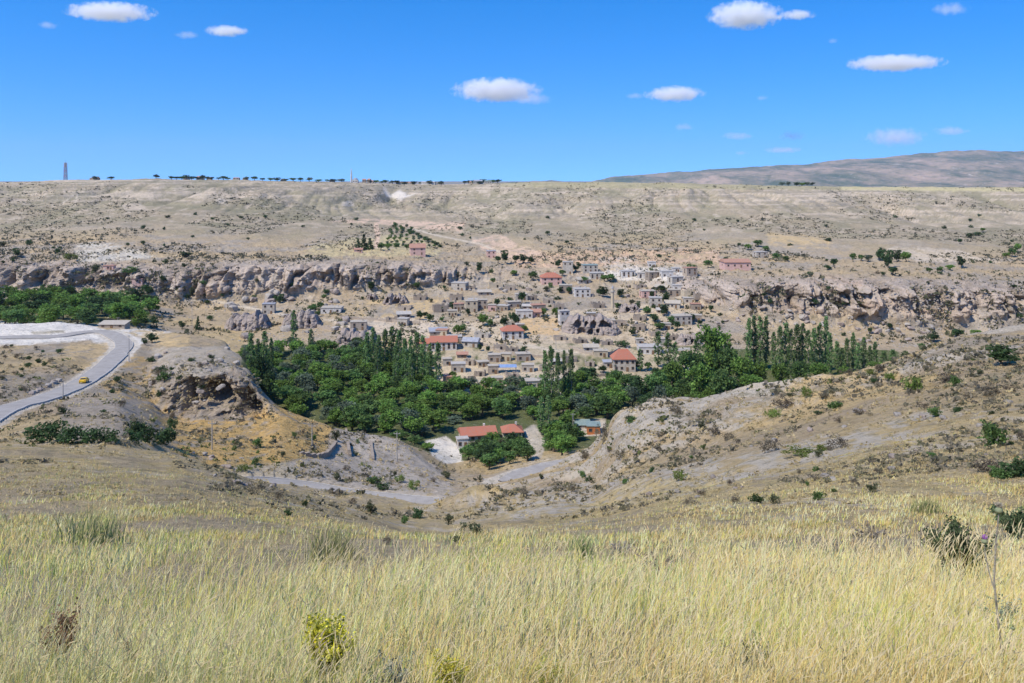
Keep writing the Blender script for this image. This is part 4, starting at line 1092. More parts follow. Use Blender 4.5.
# young trees planted in rows on the terraced bank by the farm
for row in range(7):
    for k in range(3 + row):
        u = 393 + k * 6.2 - row * 1.4 + R.uniform(-1.5, 1.5); v = 228 + row * 3.2 + R.uniform(-.6, .6)
        p = pix(u, v, 500); s = p[1] / FP
        plant(R.choice(['shrub', 'greytree', 'broad']), p, 4.2 * s * R.uniform(.7, 1.2), 4.4 * s, (u, v), look='small planted grey-green tree', group='young trees on the farm bank', nm='young_tree')
for k in range(9):
    u = 409 + k * 4.0; v = 232 + k * 1.9; p = pix(u, v, 500); s = p[1] / FP
    plant('darkshrub', p, 4 * s, 6.5 * s, (u, v), look='dark hedge bush in the diagonal row', group='diagonal hedge row by the farm', nm='hedge_bush')
# rim trees, far away: crowns only a few pixels wide
def rim_tree(u, hpx, wpx, Y=None):
    i = int(np.argmin(np.abs(U - u)))
    j = int(np.argmin(VR[i] + (Yg[i] < 1200) * 999 + (Yg[i] > 2500) * 999))
    p = np.array(((u - 512) / FP * Yg[i, j], Yg[i, j], Zg[i, j])); s = p[1] / FP
    plant(R.choice(['broad', 'darktree', 'greytree']), p, hpx * s, wpx * s, (u, VR[i, j]), look='small dark rim tree', group='trees along the plateau rim', nm='juniper_tree' if False else 'rim_tree')
for u in list(range(172, 232, 5)) + list(range(246, 350, 8)) + [369, 375, 381, 386, 391, 397, 405, 413, 420, 430, 436, 441] + list(range(464, 502, 5)) + [156, 111, 95, 796, 801, 806, 812, 783, 789]:
    rim_tree(u + R.uniform(-1.5, 1.5), R.uniform(2.5, 4.8), R.uniform(6, 10))

# low scrub and stones too many to count: one object each
def scatter_arrays(n, ulo, uhi, vlo, vhi, ymin, cond=None, ymax=1e5):
    """points spread evenly over what one sees of the ground"""
    u = rng.uniform(ulo, uhi, n); v = rng.uniform(vlo, vhi, n); P_ = []
    ui = np.argmin(np.abs(U[:, None] - u[None, :4000 if n > 4000 else n]), 0) if n <= 4000 else np.searchsorted(U, u).clip(0, NU - 1)
    for a, b_, i in zip(u, v, ui):
        q = np.nonzero((VR[i] <= b_) & (Yg[i] >= ymin))[0]
        if len(q) == 0: continue
        j = q[0]
        if j < 1 or Yg[i, j] > ymax or VR[i, j] < b_ - 4 or (b_ < HR + 1): continue
        if cond is not None and not cond(i, j): continue
        y = Yg[i, j]; P_.append((Xg[i, j], y, Zg[i, j], a, b_))
    return np.array(P_)
def merged_clumps(name, P_, size, cols, label, cat, per=10, flat=.6, seed=0):
    r = np.random.default_rng(seed)
    s = size * np.clip(r.lognormal(-.35, .5, len(P_)), .25, 2.2) * (np.clip(P_[:, 1] / 190, .22, 1) if P_[:, 1].min() < 150 else 1)
    c = np.repeat(P_[:, :3], per, 0); ss = np.repeat(s, per)[:, None]
    off = r.normal(0, .38, (len(c), 3)) * ss; off[:, 2] = np.abs(off[:, 2]) * flat
    c = c + off
    a = r.normal(0, 1, (len(c), 3)); a /= np.linalg.norm(a, axis=1)[:, None]
    b = np.cross(a, r.normal(0, 1, (len(c), 3))); b /= np.linalg.norm(b, axis=1)[:, None]
    a *= ss * .3; b *= ss * .22
    V = np.stack([c - a, c - b, c + a, c + b], 1).reshape(-1, 3)
    pk = r.uniform(0, 1, (len(P_), 1)); cc = np.array(cols[0]) * (1 - pk) + np.array(cols[1]) * pk
    cc = cc * r.uniform(.7, 1.3, (len(P_), 1)); cc = np.repeat(np.repeat(cc, per, 0), 4, 0)
    me = np_mesh(name, V, np.arange(len(V)).reshape(-1, 4), [M['leaf']], False, col=cc)
    tag(obj(name, me), label, cat, kind='stuff')
dens = lambda sc, th, sd: (lambda i, j: vnoise(np.array([Xg[i, j] / sc]), np.array([Yg[i, j] / (sc * 1.6)]), sd)[0] > th and DA[i, j] > 6 and DB[i, j] > 5 and DC[i, j] > 6)
P_ = scatter_arrays(29700, -230, 1254, 182, 262, 600, dens(60, .46, 501))
merged_clumps('hillside_scrub', P_, 2.5, [(0.10, 0.10, 0.06), (0.2, 0.18, 0.12)], 'low dark scrub dotting the far slopes below the plateau rim', 'scrub', 6, .5, 1)
P_ = scatter_arrays(9450, -230, 1254, 258, 345, 420, dens(20, .42, 502))
merged_clumps('village_scrub', P_, 2.0, [(0.09, 0.10, 0.05), (0.2, 0.18, 0.11)], 'low scrub between the rocks and houses of the village side', 'scrub', 8, .6, 2)
P_ = scatter_arrays(17550, -230, 1254, 335, 520, 45, dens(11, .62, 503), 300)
merged_clumps('slope_scrub', P_, .95, [(0.19, 0.19, 0.10), (0.33, 0.29, 0.2)], 'low thorny scrub on the two near spurs', 'scrub', 12, .6, 3)
P_ = scatter_arrays(21600, -230, 1254, 335, 520, 35, dens(6, .35, 504), 300)
merged_clumps('dry_grass_tufts', P_, .55, [(0.42, 0.32, 0.15), (0.5, 0.42, 0.24)], 'straw-coloured grass tufts on the two near spurs', 'grass', 10, .9, 4)
P_ = scatter_arrays(3510, -230, 1254, 340, 470, 120, dens(14, .5, 506), 300)
merged_clumps('slope_herbs', P_, .8, [(0.12, 0.15, 0.05), (0.17, 0.19, 0.07)], 'small green herbs between the rocks of the spurs', 'herbs', 10, .6, 6)

# boulders
def boulder_mesh(seed, sub=3):
    import bmesh
    bm = bmesh.new(); bmesh.ops.create_icosphere(bm, subdivisions=sub, radius=.5)
    co = np.array([v.co[:] for v in bm.verts]); r = np.random.default_rng(seed)
    for k in range(9):          # flat broken faces
        n = r.normal(0, 1, 3); n /= np.linalg.norm(n); d = r.uniform(.26, .42)
        q = co @ n; co = co - np.clip(q - d, 0, 1)[:, None] * n
    co *= 1 + .12 * fbm(co[:, 0] * 4 + seed, co[:, 1] * 4 + co[:, 2] * 3, 3, seed)[:, None]
    for v, c in zip(bm.verts, co): v.co = c
    me = bpy.data.meshes.new('boulder'); bm.to_mesh(me); bm.free()
    return me
BM = []
for s in range(6):
    a = boulder_mesh(s); a.materials.append(M['palerock'] if s % 2 else M['rock']); BM.append(a)
def boulder(p, w, h, uv, look='pale angular boulder'):
    o = obj('boulder', R.choice(BM), None, (p[0], p[1], p[2] + h * .18), R.uniform(0, 6.28))
    o.scale = (w, w * R.uniform(.7, 1.1), h); o.rotation_euler = (R.uniform(-.3, .3), R.uniform(-.3, .3), R.uniform(0, 6.28))
    describe(o, look, 'boulder', 'boulders on the slopes', *uv)
def boulders_px(n, poly, s0, s1, ymin, look='pale angular boulder'):
    us = [p[0] for p in poly]; vv = [p[1] for p in poly]; k = 0; tr = 0
    while k < n and tr < n * 30:
        tr += 1
        u = R.uniform(min(us), max(us)); v = R.uniform(min(vv), max(vv))
        if not inside(np.array([u]), np.array([v]), poly)[0]: continue
        p = pix(u, v, ymin)
        if not seen(u, p[1]) or near_road(p): continue
        s = p[1] / FP * R.uniform(s0, s1) ; boulder(p, s, s * R.uniform(.5, .9), (u, v), look); k += 1
boulders_px(46, [(700, 300), (860, 318), (940, 325), (900, 350), (860, 345), (830, 330), (700, 325)], 4, 9, 420)
boulders_px(36, [(200, 290), (340, 288), (380, 330), (240, 338)], 5, 14, 420, 'rounded pinkish boulder')
boulders_px(26, [(400, 285), (700, 285), (700, 340), (540, 330), (400, 330)], 4, 9, 420)
boulders_px(24, [(150, 345), (250, 350), (260, 410), (150, 400)], 4, 10, 150, 'grey-brown boulder')
boulders_px(30, [(500, 480), (700, 430), (900, 400), (1024, 400), (1024, 470), (640, 505)], 4, 11, 40, 'flat pale rock')
boulders_px(16, [(180, 455), (230, 445), (260, 470), (330, 515), (230, 490)], 4, 9, 60, 'grey-brown boulder')
boulders_px(16, [(30, 395), (60, 380), (62, 388), (10, 412), (0, 405)], 4, 8, 120, 'dark shadowed rock')
P_ = scatter_arrays(6075, -230, 1254, 280, 350, 480, dens(16, .42, 505))
r_ = np.random.default_rng(5)
bc = np.array([v.co[:] for v in boulder_mesh(3, 1).vertices]); 
bmf = boulder_mesh(3, 1); bf = np.array([list(p.vertices) for p in bmf.polygons])
s_ = r_.uniform(.5, 2.0, (len(P_), 1, 1)); an = r_.uniform(0, 6.28, len(P_))
rot = np.stack([np.cos(an), -np.sin(an), np.sin(an), np.cos(an)], 1).reshape(-1, 2, 2)
vv_ = bc[None] * s_ * np.array([1, 1, .7]); vv_[:, :, :2] = np.einsum('nij,nkj->nki', rot, vv_[:, :, :2]); vv_ = vv_ + P_[:, None, :3]
me = np_mesh('rubble', vv_.reshape(-1, 3), (bf[None] + (np.arange(len(P_)) * len(bc))[:, None, None]).reshape(-1, 3), [M['palerock']], False)
tag(obj('rubble', me), 'pale rubble and broken stones below the cliffs', 'rubble', kind='stuff')

# rock with cave openings in the middle of the village
def cave_rock(u, v, wpx, hpx, seed, holes, look):
    p = pix(u, v, 400); s = p[1] / FP; W, Hh = wpx * s, hpx * s
    nx, nz = 90, 44; D = W * .45
    a = np.linspace(-1, 1, nx)[:, None]; b_ = np.linspace(0, 1, nz)[None]
    x = a * W / 2 * (1 - .18 * b_ ** 3) + 0 * b_
    prof = np.clip(1 - np.abs(a) ** 5, 0, 1) ** .7
    z = b_ * Hh * (.45 + .55 * prof) * (.85 + .3 * fbm(a * 6 + seed + 0 * b_, b_ * 0 + 0 * a, 4, seed))
    y = -D * .5 * prof * (1 - .35 * b_ - .6 * b_ ** 8) + 3.2 * (ridged(x / 4.5 + seed, z / 12, 4, seed) - .5) + 1.1 * fbm(x / 1.8, z / 1.5, 4, seed + 3)
    for hx_, hz_, r1, r2 in holes:
        q = ((a - hx_ + .03 * fbm(x, z, 2, 7)) / r1) ** 2 + ((b_ - hz_ + .06 * fbm(x / 1.5, z, 2, 8)) / r2) ** 2
        y = y + 5.5 * np.clip(1.35 - q, 0, 1)
    Vf = np.stack([x, y, z], -1).reshape(-1, 3)
    ix = np.arange(nx * nz).reshape(nx, nz)
    F1 = np.stack([ix[:-1, :-1], ix[1:, :-1], ix[1:, 1:], ix[:-1, 1:]], -1).reshape(-1, 4)
    # back and top close the block
    Vb = Vf.copy(); Vb[:, 1] = D * .55 + .3 * fbm(Vf[:, 0] / 3, Vf[:, 2] / 3, 3, 9); Vb[:, 2] *= .9
    F2 = F1[:, ::-1] + nx * nz
    e = list(ix[:, -1]); F3 = [(e[i], e[i + 1], e[i + 1] + nx * nz, e[i] + nx * nz) for i in range(nx - 1)]
    for col_ in (0, -1):
        e = list(ix[col_]); F3 += [(e[i], e[i + 1], e[i + 1] + nx * nz, e[i] + nx * nz) for i in range(nz - 1)]
    me = np_mesh('rock_outcrop', np.concatenate([Vf, Vb]), np.concatenate([F1, F2, np.array(F3)]), [M['rock']], True)
    o = obj('rock_outcrop', me, None, (p[0], p[1] + D * .3, p[2] - .6))
    describe(o, look, 'rock outcrop', 'rock outcrops', u, v)
cave_rock(592, 334, 60, 21, 3, [(-.35, .22, .12, .22), (-.05, .2, .09, .2), (.2, .25, .05, .15), (-.5, .6, .12, .2), (.05, .6, .1, .22), (.45, .55, .2, .15), (-.2, .7, .06, .15)], 'tuff rock riddled with caves')
cave_rock(395, 304, 26, 11, 5, [(0.1, .4, .3, .35), (-.6, .4, .12, .3)], 'broad rock with wide cave')
cave_rock(372, 300, 12, 8, 6, [(0, .4, .3, .35)], 'small rock with dark cave')
cave_rock(300, 328, 40, 20, 7, [(.5, .4, .06, .15)], 'large pinkish rock face')
cave_rock(245, 330, 46, 20, 8, [(-.4, .3, .06, .15)], 'large pinkish rock face')
cave_rock(355, 348, 46, 22, 9, [(.0, .5, .08, .1), (-.4, .55, .05, .12)], 'large pinkish rock face')
cave_rock(690, 344, 26, 12, 10, [(.2, .4, .12, .25), (-.3, .5, .1, .2)], 'low pinkish caved rock')
cave_rock(630, 312, 22, 10, 12, [(-.2, .4, .2, .3), (.4, .5, .12, .2)], 'low dark hollowed rock')
# ------------------------------------------------------------------ buildings
def window(parent, x, y, z, w, h, side=0):
    """frame standing proud of the wall, pane behind it; side 0 faces the camera, 1 the right, -1 the left"""
    mb = MB(); t = .12
    if side == 0:
        for c, s in (((x, y - .04, z + h / 2), (w + t, .12, t)), ((x, y - .04, z - h / 2), (w + t, .12, t)), ((x - w / 2, y - .04, z), (t, .12, h - t)), ((x + w / 2, y - .04, z), (t, .12, h - t))): mb.box(c, s)
        pn = MB().box((x, y - .02, z), (w - t, .05, h - t))
    else:
        for c, s in (((x + side * .04, y, z + h / 2), (.12, w + t, t)), ((x + side * .04, y, z - h / 2), (.12, w + t, t)), ((x + side * .04, y - w / 2, z), (.12, t, h - t)), ((x + side * .04, y + w / 2, z), (.12, t, h - t))): mb.box(c, s)
        pn = MB().box((x + side * .02, y, z), (.05, w - t, h - t))
    f = mb.build('window', M['wood'], parent); pn.build('pane', M['glass'], f)
def door(parent, x, y, w=1.1, h=2.1):
    d = MB().box((x, y - .05, h / 2), (w, .14, h)).build('door', M['wood'], parent)
    MB().box((x + w * .35, y - .15, h * .5), (.12, .08, .12)).build('handle', M['steel'], d)
def house(u, v, wpx, hpx, roof='flat', wall='plaster', rf='roofearth', rz=0.0, depth=None, nw=2, look='', ymin=360, rise=.35, cat='house', name='stone_house', dooron=True, label=None, group='houses of the village'):
    p = pix(u, v, ymin); s = p[1] / FP
    W, Hh = wpx * s, hpx * s; D = depth or W * .75
    t = empty(name, (p[0], p[1] + D * .4, p[2]), rz)
    wall_mb = MB()
    body_h = Hh if roof in ('flat', 'ruin') else Hh * (1 - rise)
    wall_mb.box((0, 0, body_h / 2 - 1.2), (W, D, body_h + 2.4))
    if roof == 'ruin':
        wall_mb = MB(); th = .6
        rr = random.Random(int(u * 7 + v))
        for x0, y0, x1, y1 in ((-W / 2, -D / 2, W / 2, -D / 2), (-W / 2, D / 2, W / 2, D / 2), (-W / 2, -D / 2, -W / 2, D / 2), (W / 2, -D / 2, W / 2, D / 2)):
            n = 6
            for k in range(n):
                ax, ay, bx, by = x0 + (x1 - x0) * k / n, y0 + (y1 - y0) * k / n, x0 + (x1 - x0) * (k + 1) / n, y0 + (y1 - y0) * (k + 1) / n
                hh = body_h * rr.uniform(.45, 1.0)
                ext = .0
                wall_mb.box(((ax + bx) / 2, (ay + by) / 2, hh / 2 - 1), (abs(bx - ax) + (th if x0 == x1 else ext), abs(by - ay) + (th if y0 == y1 else ext), hh + 2))
    wl = wall_mb.build('wall', M[wall], t)
    if roof == 'flat':
        MB().box((0, 0, body_h + .12), (W + .5, D + .5, .3)).build('roof', M[rf], t)
        if W > 7: 
            r2 = MB().box((W * .25, D * .1, body_h + .8), (.7, .7, 1.1)).build('chimney', M[wall], t)
    elif roof in ('hip', 'gable'):
        e = .6; hz_ = Hh - body_h; mb = MB()
        x, y = W / 2 + e, D / 2 + e; rx = (W / 2 - D / 2 * .8 if W > D else W * .08) if roof == 'hip' else W / 2 + e
        P0 = [(-x, -y, body_h), (x, -y, body_h), (x, y, body_h), (-x, y, body_h), (-rx, 0, body_h + hz_), (rx, 0, body_h + hz_)]
        P0 += [(-x, -y, body_h - .2), (x, -y, body_h - .2), (x, y, body_h - .2), (-x, y, body_h - .2)]
        mb.poly(P0, [(0, 1, 5, 4), (1, 2, 5), (2, 3, 4, 5), (3, 0, 4), (6, 7, 1, 0), (7, 8, 2, 1), (8, 9, 3, 2), (9, 6, 0, 3), (9, 8, 7, 6)])
        ro = mb.build('roof', M[rf], t)
        MB().box((W * .22, D * .15, body_h + hz_ * .9), (.7, .7, 1.3)).build('chimney', M['white'], ro)
    elif roof == 'shed':
        mb = MB(); mb.box((0, 0, body_h + .35), (W + .8, D + .8, .18), rx=.14); mb.build('roof', M[rf], t)
    if roof != 'ruin':
        wh = min(1.3, body_h * .4); zz = min(body_h * .58, 1.6) if body_h < 4.5 else None
        rows = [zz] if zz else [1.6, body_h - 1.5]
        for z in rows:
            for k in range(nw):
                x = -W / 2 + W * (k + .5) / nw
                if dooron and z == rows[0] and k == nw // 2 and nw > 1: continue
                window(t, x, -D / 2, z, min(1.2, W / nw * .5), wh)
            window(t, -W / 2, 0, z, min(1.2, D * .3), wh, -1)
        if dooron: door(t, -W / 2 + W * (nw // 2 + .5) / nw if nw > 1 else W * .25, -D / 2, min(1.2, W * .25), min(2.1, body_h * .8))
    else:
        for k in range(1): 
            MB().box((W * .1, -D / 2 - .02, .9), (1.2, .7, 2.0)).build('doorway', M['dark'], t)  # solid near-black box painted as the shade of an open doorway
    if label: tag(t, label, cat, group)
    else: describe(t, look, cat, group, u, v)
    return t, p, s, W, D, body_h

house(551, 285, 20, 12, 'hip', 'pink', 'tile', .1, nw=3, label='pinkish village house with a small orange-red hip roof, highest on the slope')
house(512, 339, 21, 13, 'hip', 'white', 'tile', .15, nw=3, label='white house with a salmon-red hip roof beside the dirt road bend')
house(424, 351, 15, 12, 'gable', 'plaster', 'tile', .1, nw=2, label='lower left wing with red gable roof of the long roadside house')
house(443, 350, 26, 13, 'gable', 'white', 'tile', .08, nw=5, label='long low white house with a red tiled roof behind the left poplars')
house(471, 347, 15, 9, 'gable', 'plaster', 'metalroof', -.2, nw=2, label='small house with a grey-blue sheet roof right of the long red roof')
house(438, 335, 18, 6, 'shed', 'stonewall', 'metalroof', .2, nw=2, label='low open shed with a grey roof above the long red roof')
house(624, 371, 22, 21, 'hip', 'plaster', 'tile', .05, nw=4, rise=.42, label='red hip-roofed house with a shaded front veranda beside the right poplar')
house(608, 368, 9, 9, 'shed', 'plaster', 'metalroof', .1, nw=1, label='grey lean-to attached left of the veranda house')
house(650, 354, 22, 7, 'flat', 'white', 'concrete', .0, nw=4, label='long low white building behind the veranda house')
for a in [(582, 297, 16, 8, 'flat', 'white', 'concrete', .1, 'white house with square windows', 3), (568, 274, 10, 12, 'flat', 'plaster', 'concrete', -.1, 'tall pale grey house', 2),
          (590, 272, 15, 7, 'flat', 'plaster', 'greenroof', .1, 'grey-green roofed house', 3), (597, 279, 14, 6, 'flat', 'plaster', 'concrete', 0, 'low pale flat-roofed house', 3), (652, 267, 8, 5, 'flat', 'white', 'concrete', 0, 'tiny white house', 2),
          (628, 277, 14, 6, 'flat', 'white', 'concrete', .1, 'low white house', 3), (644, 279, 12, 6, 'flat', 'white', 'roofearth', -.1, 'low white house', 2), (667, 277, 12, 6, 'flat', 'white', 'concrete', .1, 'low white house', 2), (676, 272, 8, 4, 'flat', 'white', 'concrete', .1, 'tiny white house', 1),
          (564, 325, 10, 14, 'flat', 'white', 'concrete', .25, 'tall blank whitewashed house', 2), (648, 298, 14, 7, 'flat', 'pink', 'roofearth', .1, 'pinkish flat-roofed house', 2), (656, 307, 12, 9, 'flat', 'plaster', 'concrete', 0, 'pale two-storey house', 2),
          (682, 325, 18, 9, 'flat', 'plaster', 'roofearth', .2, 'wide pale flat-roofed house', 3), (690, 303, 12, 5, 'flat', 'plaster', 'concrete', 0, 'low grey-roofed house', 2), (696, 310, 10, 6, 'flat', 'stonewall', 'oldtile', 0, 'small tile-roofed stone house', 1),
          (679, 290, 12, 5, 'flat', 'white', 'concrete', 0, 'low white house', 2), (524, 318, 16, 7, 'flat', 'white', 'concrete', .1, 'white house with square windows', 3), (536, 317, 9, 8, 'gable', 'pink', 'oldtile', .1, 'small pink gabled house', 1),
          (471, 312, 12, 11, 'flat', 'cream', 'roofearth', .15, 'square sandy stone house', 2), (482, 309, 10, 9, 'flat', 'tuffwall', 'roofearth', .1, 'stone house with pale windows', 2), (492, 311, 8, 6, 'flat', 'pink', 'roofearth', 0, 'small pinkish stone house', 1),
          (534, 396, 17, 15, 'flat', 'plaster', 'roofearth', .1, 'plain pale two-windowed house', 2), (458, 372, 14, 8, 'flat', 'plaster', 'concrete', .1, 'pale box-shaped house', 2), (447, 366, 9, 7, 'flat', 'plaster', 'roofearth', .2, 'small pale house', 1),
          (462, 358, 10, 6, 'gable', 'stonewall', 'oldtile', .1, 'stone barn with faded roof', 1), (494, 362, 12, 7, 'flat', 'tuffwall', 'roofearth', .1, 'tan block house', 2), (506, 361, 10, 7, 'flat', 'cream', 'roofearth', -.1, 'tan block house', 2), (523, 361, 14, 7, 'flat', 'tuffwall', 'roofearth', .15, 'tan block house', 2),
          (528, 372, 12, 7, 'flat', 'plaster', 'roofearth', 0, 'pale house with dark doorway', 2), (493, 374, 10, 8, 'flat', 'tuffwall', 'roofearth', .1, 'tan block house', 1), (497, 384, 11, 6, 'flat', 'cream', 'roofearth', .1, 'low sandy house', 2), (484, 388, 9, 6, 'flat', 'cream', 'roofearth', 0, 'low sandy house', 1),
          (268, 314, 12, 10, 'flat', 'plaster', 'metalroof', .1, 'grey-white house with dark doorway', 2), (331, 313, 20, 5, 'flat', 'white', 'roofearth', 0, 'long low whitish building', 3), (358, 330, 16, 8, 'flat', 'tuffwall', 'roofearth', .1, 'grey stone house', 2),
          (358, 252, 8, 4, 'gable', 'pink', 'oldtile', .1, 'tiny pink hut', 1), (491, 258, 9, 7, 'flat', 'pink', 'metalroof', .1, 'white and pink bench house', 2), (761, 258, 12, 6, 'flat', 'plaster', 'concrete', .2, 'pale bench house', 2), (108, 270, 10, 4, 'flat', 'pink', 'oldtile', .1, 'small reddish hut', 1), (137, 283, 10, 4, 'flat', 'pink', 'oldtile', .1, 'small reddish hut', 1),
          (556, 402, 9, 8, 'flat', 'plaster', 'roofearth', 0, 'small pale house', 1), (563, 416, 12, 9, 'flat', 'plaster', 'roofearth', .3, 'pale half-hidden house', 1), (664, 347, 9, 8, 'flat', 'plaster', 'roofearth', .1, 'small pale house', 1), (640, 345, 8, 6, 'flat', 'plaster', 'roofearth', .1, 'small pale house', 1), (712, 352, 9, 8, 'flat', 'tuffwall', 'roofearth', .1, 'sandy stone treetop house', 1)]:
    house(a[0], a[1], a[2], a[3], a[4], a[5], a[6], a[7], nw=a[9], look=a[8])
house(417, 255, 15, 11, 'gable', 'pink', 'oldtile', .2, nw=2, ymin=500, label='pink two-storey farmhouse on the bench above the left cliff')
house(737, 267, 26, 8, 'gable', 'pink', 'oldtile', .05, nw=4, ymin=500, label='long red-roofed house among dark trees on the right bench')
# ruined walls of the old quarter
for i, (u, v, w, h) in enumerate([(440, 312, 14, 8), (449, 306, 12, 7), (456, 300, 12, 6), (500, 350, 12, 6), (512, 352, 12, 5), (470, 365, 10, 6), (480, 376, 10, 6), (512, 378, 12, 5), (520, 388, 12, 6), (507, 395, 10, 6), (470, 382, 10, 5), (545, 370, 10, 5),
        (580, 343, 12, 5), (606, 345, 12, 5), (640, 330, 12, 6), (655, 336, 10, 6), (570, 362, 12, 5), (590, 366, 9, 5), (420, 300, 12, 6), (405, 310, 12, 5), (598, 308, 12, 6), (620, 326, 14, 5), (672, 340, 12, 6), (560, 340, 12, 4), (531, 300, 10, 5), (548, 303, 10, 5), (470, 290, 10, 5), (510, 290, 10, 5), (395, 322, 16, 5), (640, 288, 10, 4), (700, 296, 10, 4)]):
    house(u, v, w, h, 'ruin', 'tuffwall' if i % 2 else 'stonewall', 'roofearth', R.uniform(-.3, .3), look='roofless stone ruin', cat='ruin', name='ruined_house', group='ruined stone houses')
# the crowded old quarter: more small stone houses stepping down the slope
HP = [(a[0], a[1]) for a in [(551, 285), (512, 339), (430, 350), (443, 350), (471, 347), (624, 371), (582, 297), (534, 396), (592, 334), (575, 330), (605, 332)]]
k_ = 0; tries = 0
looks = ['small tan stone house', 'small pale plastered house', 'small grey stone house', 'low sandy stone house']
while k_ < 46 and tries < 3000:
    tries += 1
    u, v = R.uniform(398, 712), R.uniform(272, 400)
    if not inside(np.array([u]), np.array([v]), [(400, 300), (480, 282), (560, 262), (690, 262), (712, 300), (705, 340), (640, 365), (600, 375), (540, 402), (450, 400), (440, 360), (400, 330)])[0]: continue
    if min(math.hypot(u - a, (v - b_) * 1.6) for a, b_ in HP) < 9.5: continue
    if min(math.hypot(u - q[4], (v - q[5]) * 1.6) for q in PEND if q[2] in ('house', 'ruin')) < 9.5: continue
    HP.append((u, v)); t_ = R.randrange(4)
    house(u, v, R.uniform(8, 15), R.uniform(4.5, 7.5), R.choice(['flat', 'flat', 'flat', 'ruin', 'gable']), ['tuffwall', 'plaster', 'stonewall', 'cream'][t_], R.choice(['roofearth', 'concrete', 'roofearth', 'oldtile']), R.uniform(-.35, .35), nw=R.choice([1, 2, 2, 3]), look=looks[t_])
    k_ += 1
# restaurant by the stream
house(477, 441, 34, 12, 'gable', 'plaster', 'tile', .22, nw=5, ymin=270, depth=9, rise=.45, label='restaurant with a long red tiled roof among the stream trees', cat='restaurant', name='restaurant')
house(512, 438, 19, 12, 'hip', 'plaster', 'tile', .1, nw=3, ymin=270, depth=7, rise=.45, label='smaller hip-roofed red building just right of the restaurant', name='guest_house')
house(462, 448, 11, 9, 'flat', 'white', 'concrete', .2, nw=2, ymin=270, label='white flat-topped annex at the left end of the restaurant', name='annex')
house(594, 434, 13, 8, 'flat', 'orange', 'greenroof', -.05, nw=2, ymin=270, depth=6, label='small orange timber hut with a grey-green roof by the rock', name='timber_hut', cat='hut')
house(583, 428, 14, 5, 'shed', 'plaster', 'greenroof', .0, nw=2, ymin=270, depth=5, label='low pale shed with a green-grey roof left of the orange hut', name='shed', cat='shed')
house(112, 328, 26, 6, 'shed', 'tuffwall', 'roofearth', .0, nw=3, ymin=300, depth=6, label='low tan stone hut at the edge of the white gravel yard', name='stone_hut', cat='hut')
# blue canopy
p = pix(507, 372, 380); s = p[1] / FP
t = empty('canopy', tuple(p), .05)
MB().box((0, 0, 3.0), (9.5, 4.5, .12), rx=.12).build('roof_sheet', M['bluesheet'], t)
for x in (-4.4, 4.4):
    for y in (-1.9, 1.9): MB().tube([(x, y, -.5), (x, y, 2.95 + y * .12)], .09, 8).build('post', M['steel'], t)
tag(t, 'bright blue sheet canopy on posts among tan block houses', 'canopy')
# minaret of the village
p = pix(612.5, 312, 520); s = p[1] / FP; Hh = 27 * s; r0 = 1.7 * s
t = empty('minaret', tuple(p))
MB().box((0, 0, Hh * .04), (r0 * 2.3, r0 * 2.3, Hh * .2)).build('base', M['cream'], t)
MB().lathe([(r0, Hh * .13), (r0 * .92, Hh * .5), (r0 * .85, Hh * .74)], 16).build('shaft', M['cream'], t)
bal = MB().lathe([(r0 * .87, Hh * .70), (r0 * 1.25, Hh * .755), (r0 * 1.25, Hh * .79), (r0 * .9, Hh * .791)], 16).build('balcony', M['plaster'], t)
MB().lathe([(r0 * .62, Hh * .79), (r0 * .6, Hh * .88)], 16).build('upper_shaft', M['cream'], t)
MB().lathe([(r0 * .75, Hh * .88), (r0 * .02, Hh * 1.0)], 16).build('cap', M['metalroof'], t)
tag(t, 'slim tan stone minaret standing alone in the village', 'minaret')
# retaining walls and the terrace wall of the ridge
def wall_run(pts, h, th, mat, label, cat='wall', name='stone_wall', ymin=0, group='retaining walls'):
    P_ = smooth_path([pix(u, v, ymin) for u, v in pts], 1.6); mb = MB()
    for i in range(len(P_) - 1):
        a, b_ = P_[i], P_[i + 1]; L = math.hypot(b_[0] - a[0], b_[1] - a[1])
        hh = h * R.uniform(.75, 1.1)
        mb.box(((a[0] + b_[0]) / 2, (a[1] + b_[1]) / 2, (a[2] + b_[2]) / 2 + hh / 2 - .7), (L + .02, th * R.uniform(.9, 1.1), hh + 1.4), rz=math.atan2(b_[1] - a[1], b_[0] - a[0]))
    o = mb.build(name, mat); tag(o, label, cat, group)
wall_run([(346, 430), (348, 445), (350, 456)], .7, .8, M['stonewall'], 'ruined brown stone wall running down the grey ridge', ymin=170)
wall_run([(371, 443), (372, 452), (373, 460)], .7, .8, M['stonewall'], 'short dark stone wall right of the ruin on the ridge', ymin=170)
wall_run([(300, 455), (320, 457), (330, 452), (336, 444)], .9, .8, M['stonewall'], 'low dry-stone wall edging the golden field', ymin=170)
wall_run([(470, 340), (500, 352), (530, 357), (545, 358)], 1.6, .6, M['tuffwall'], 'long retaining wall under the village dirt road', ymin=380)
wall_run([(340, 318), (380, 321), (420, 324)], 1.6, .6, M['tuffwall'], 'pale terrace wall on the left of the village', ymin=420)
wall_run([(285, 322), (330, 330), (355, 332)], 2.2, .6, M['tuffwall'], 'pale terrace wall above the orchard', ymin=420)
wall_run([(570, 348), (600, 356), (620, 350)], 1.5, .6, M['tuffwall'], 'pale terrace wall above the veranda house', ymin=380)
wall_run([(470, 398), (500, 400), (530, 401)], 1.8, .6, M['tuffwall'], 'sandy terrace wall at the foot of the village', ymin=350)
wall_run([(640, 354), (665, 352), (690, 350)], 1.4, .6, M['white'], 'whitish garden wall near the single right poplar', ymin=380)
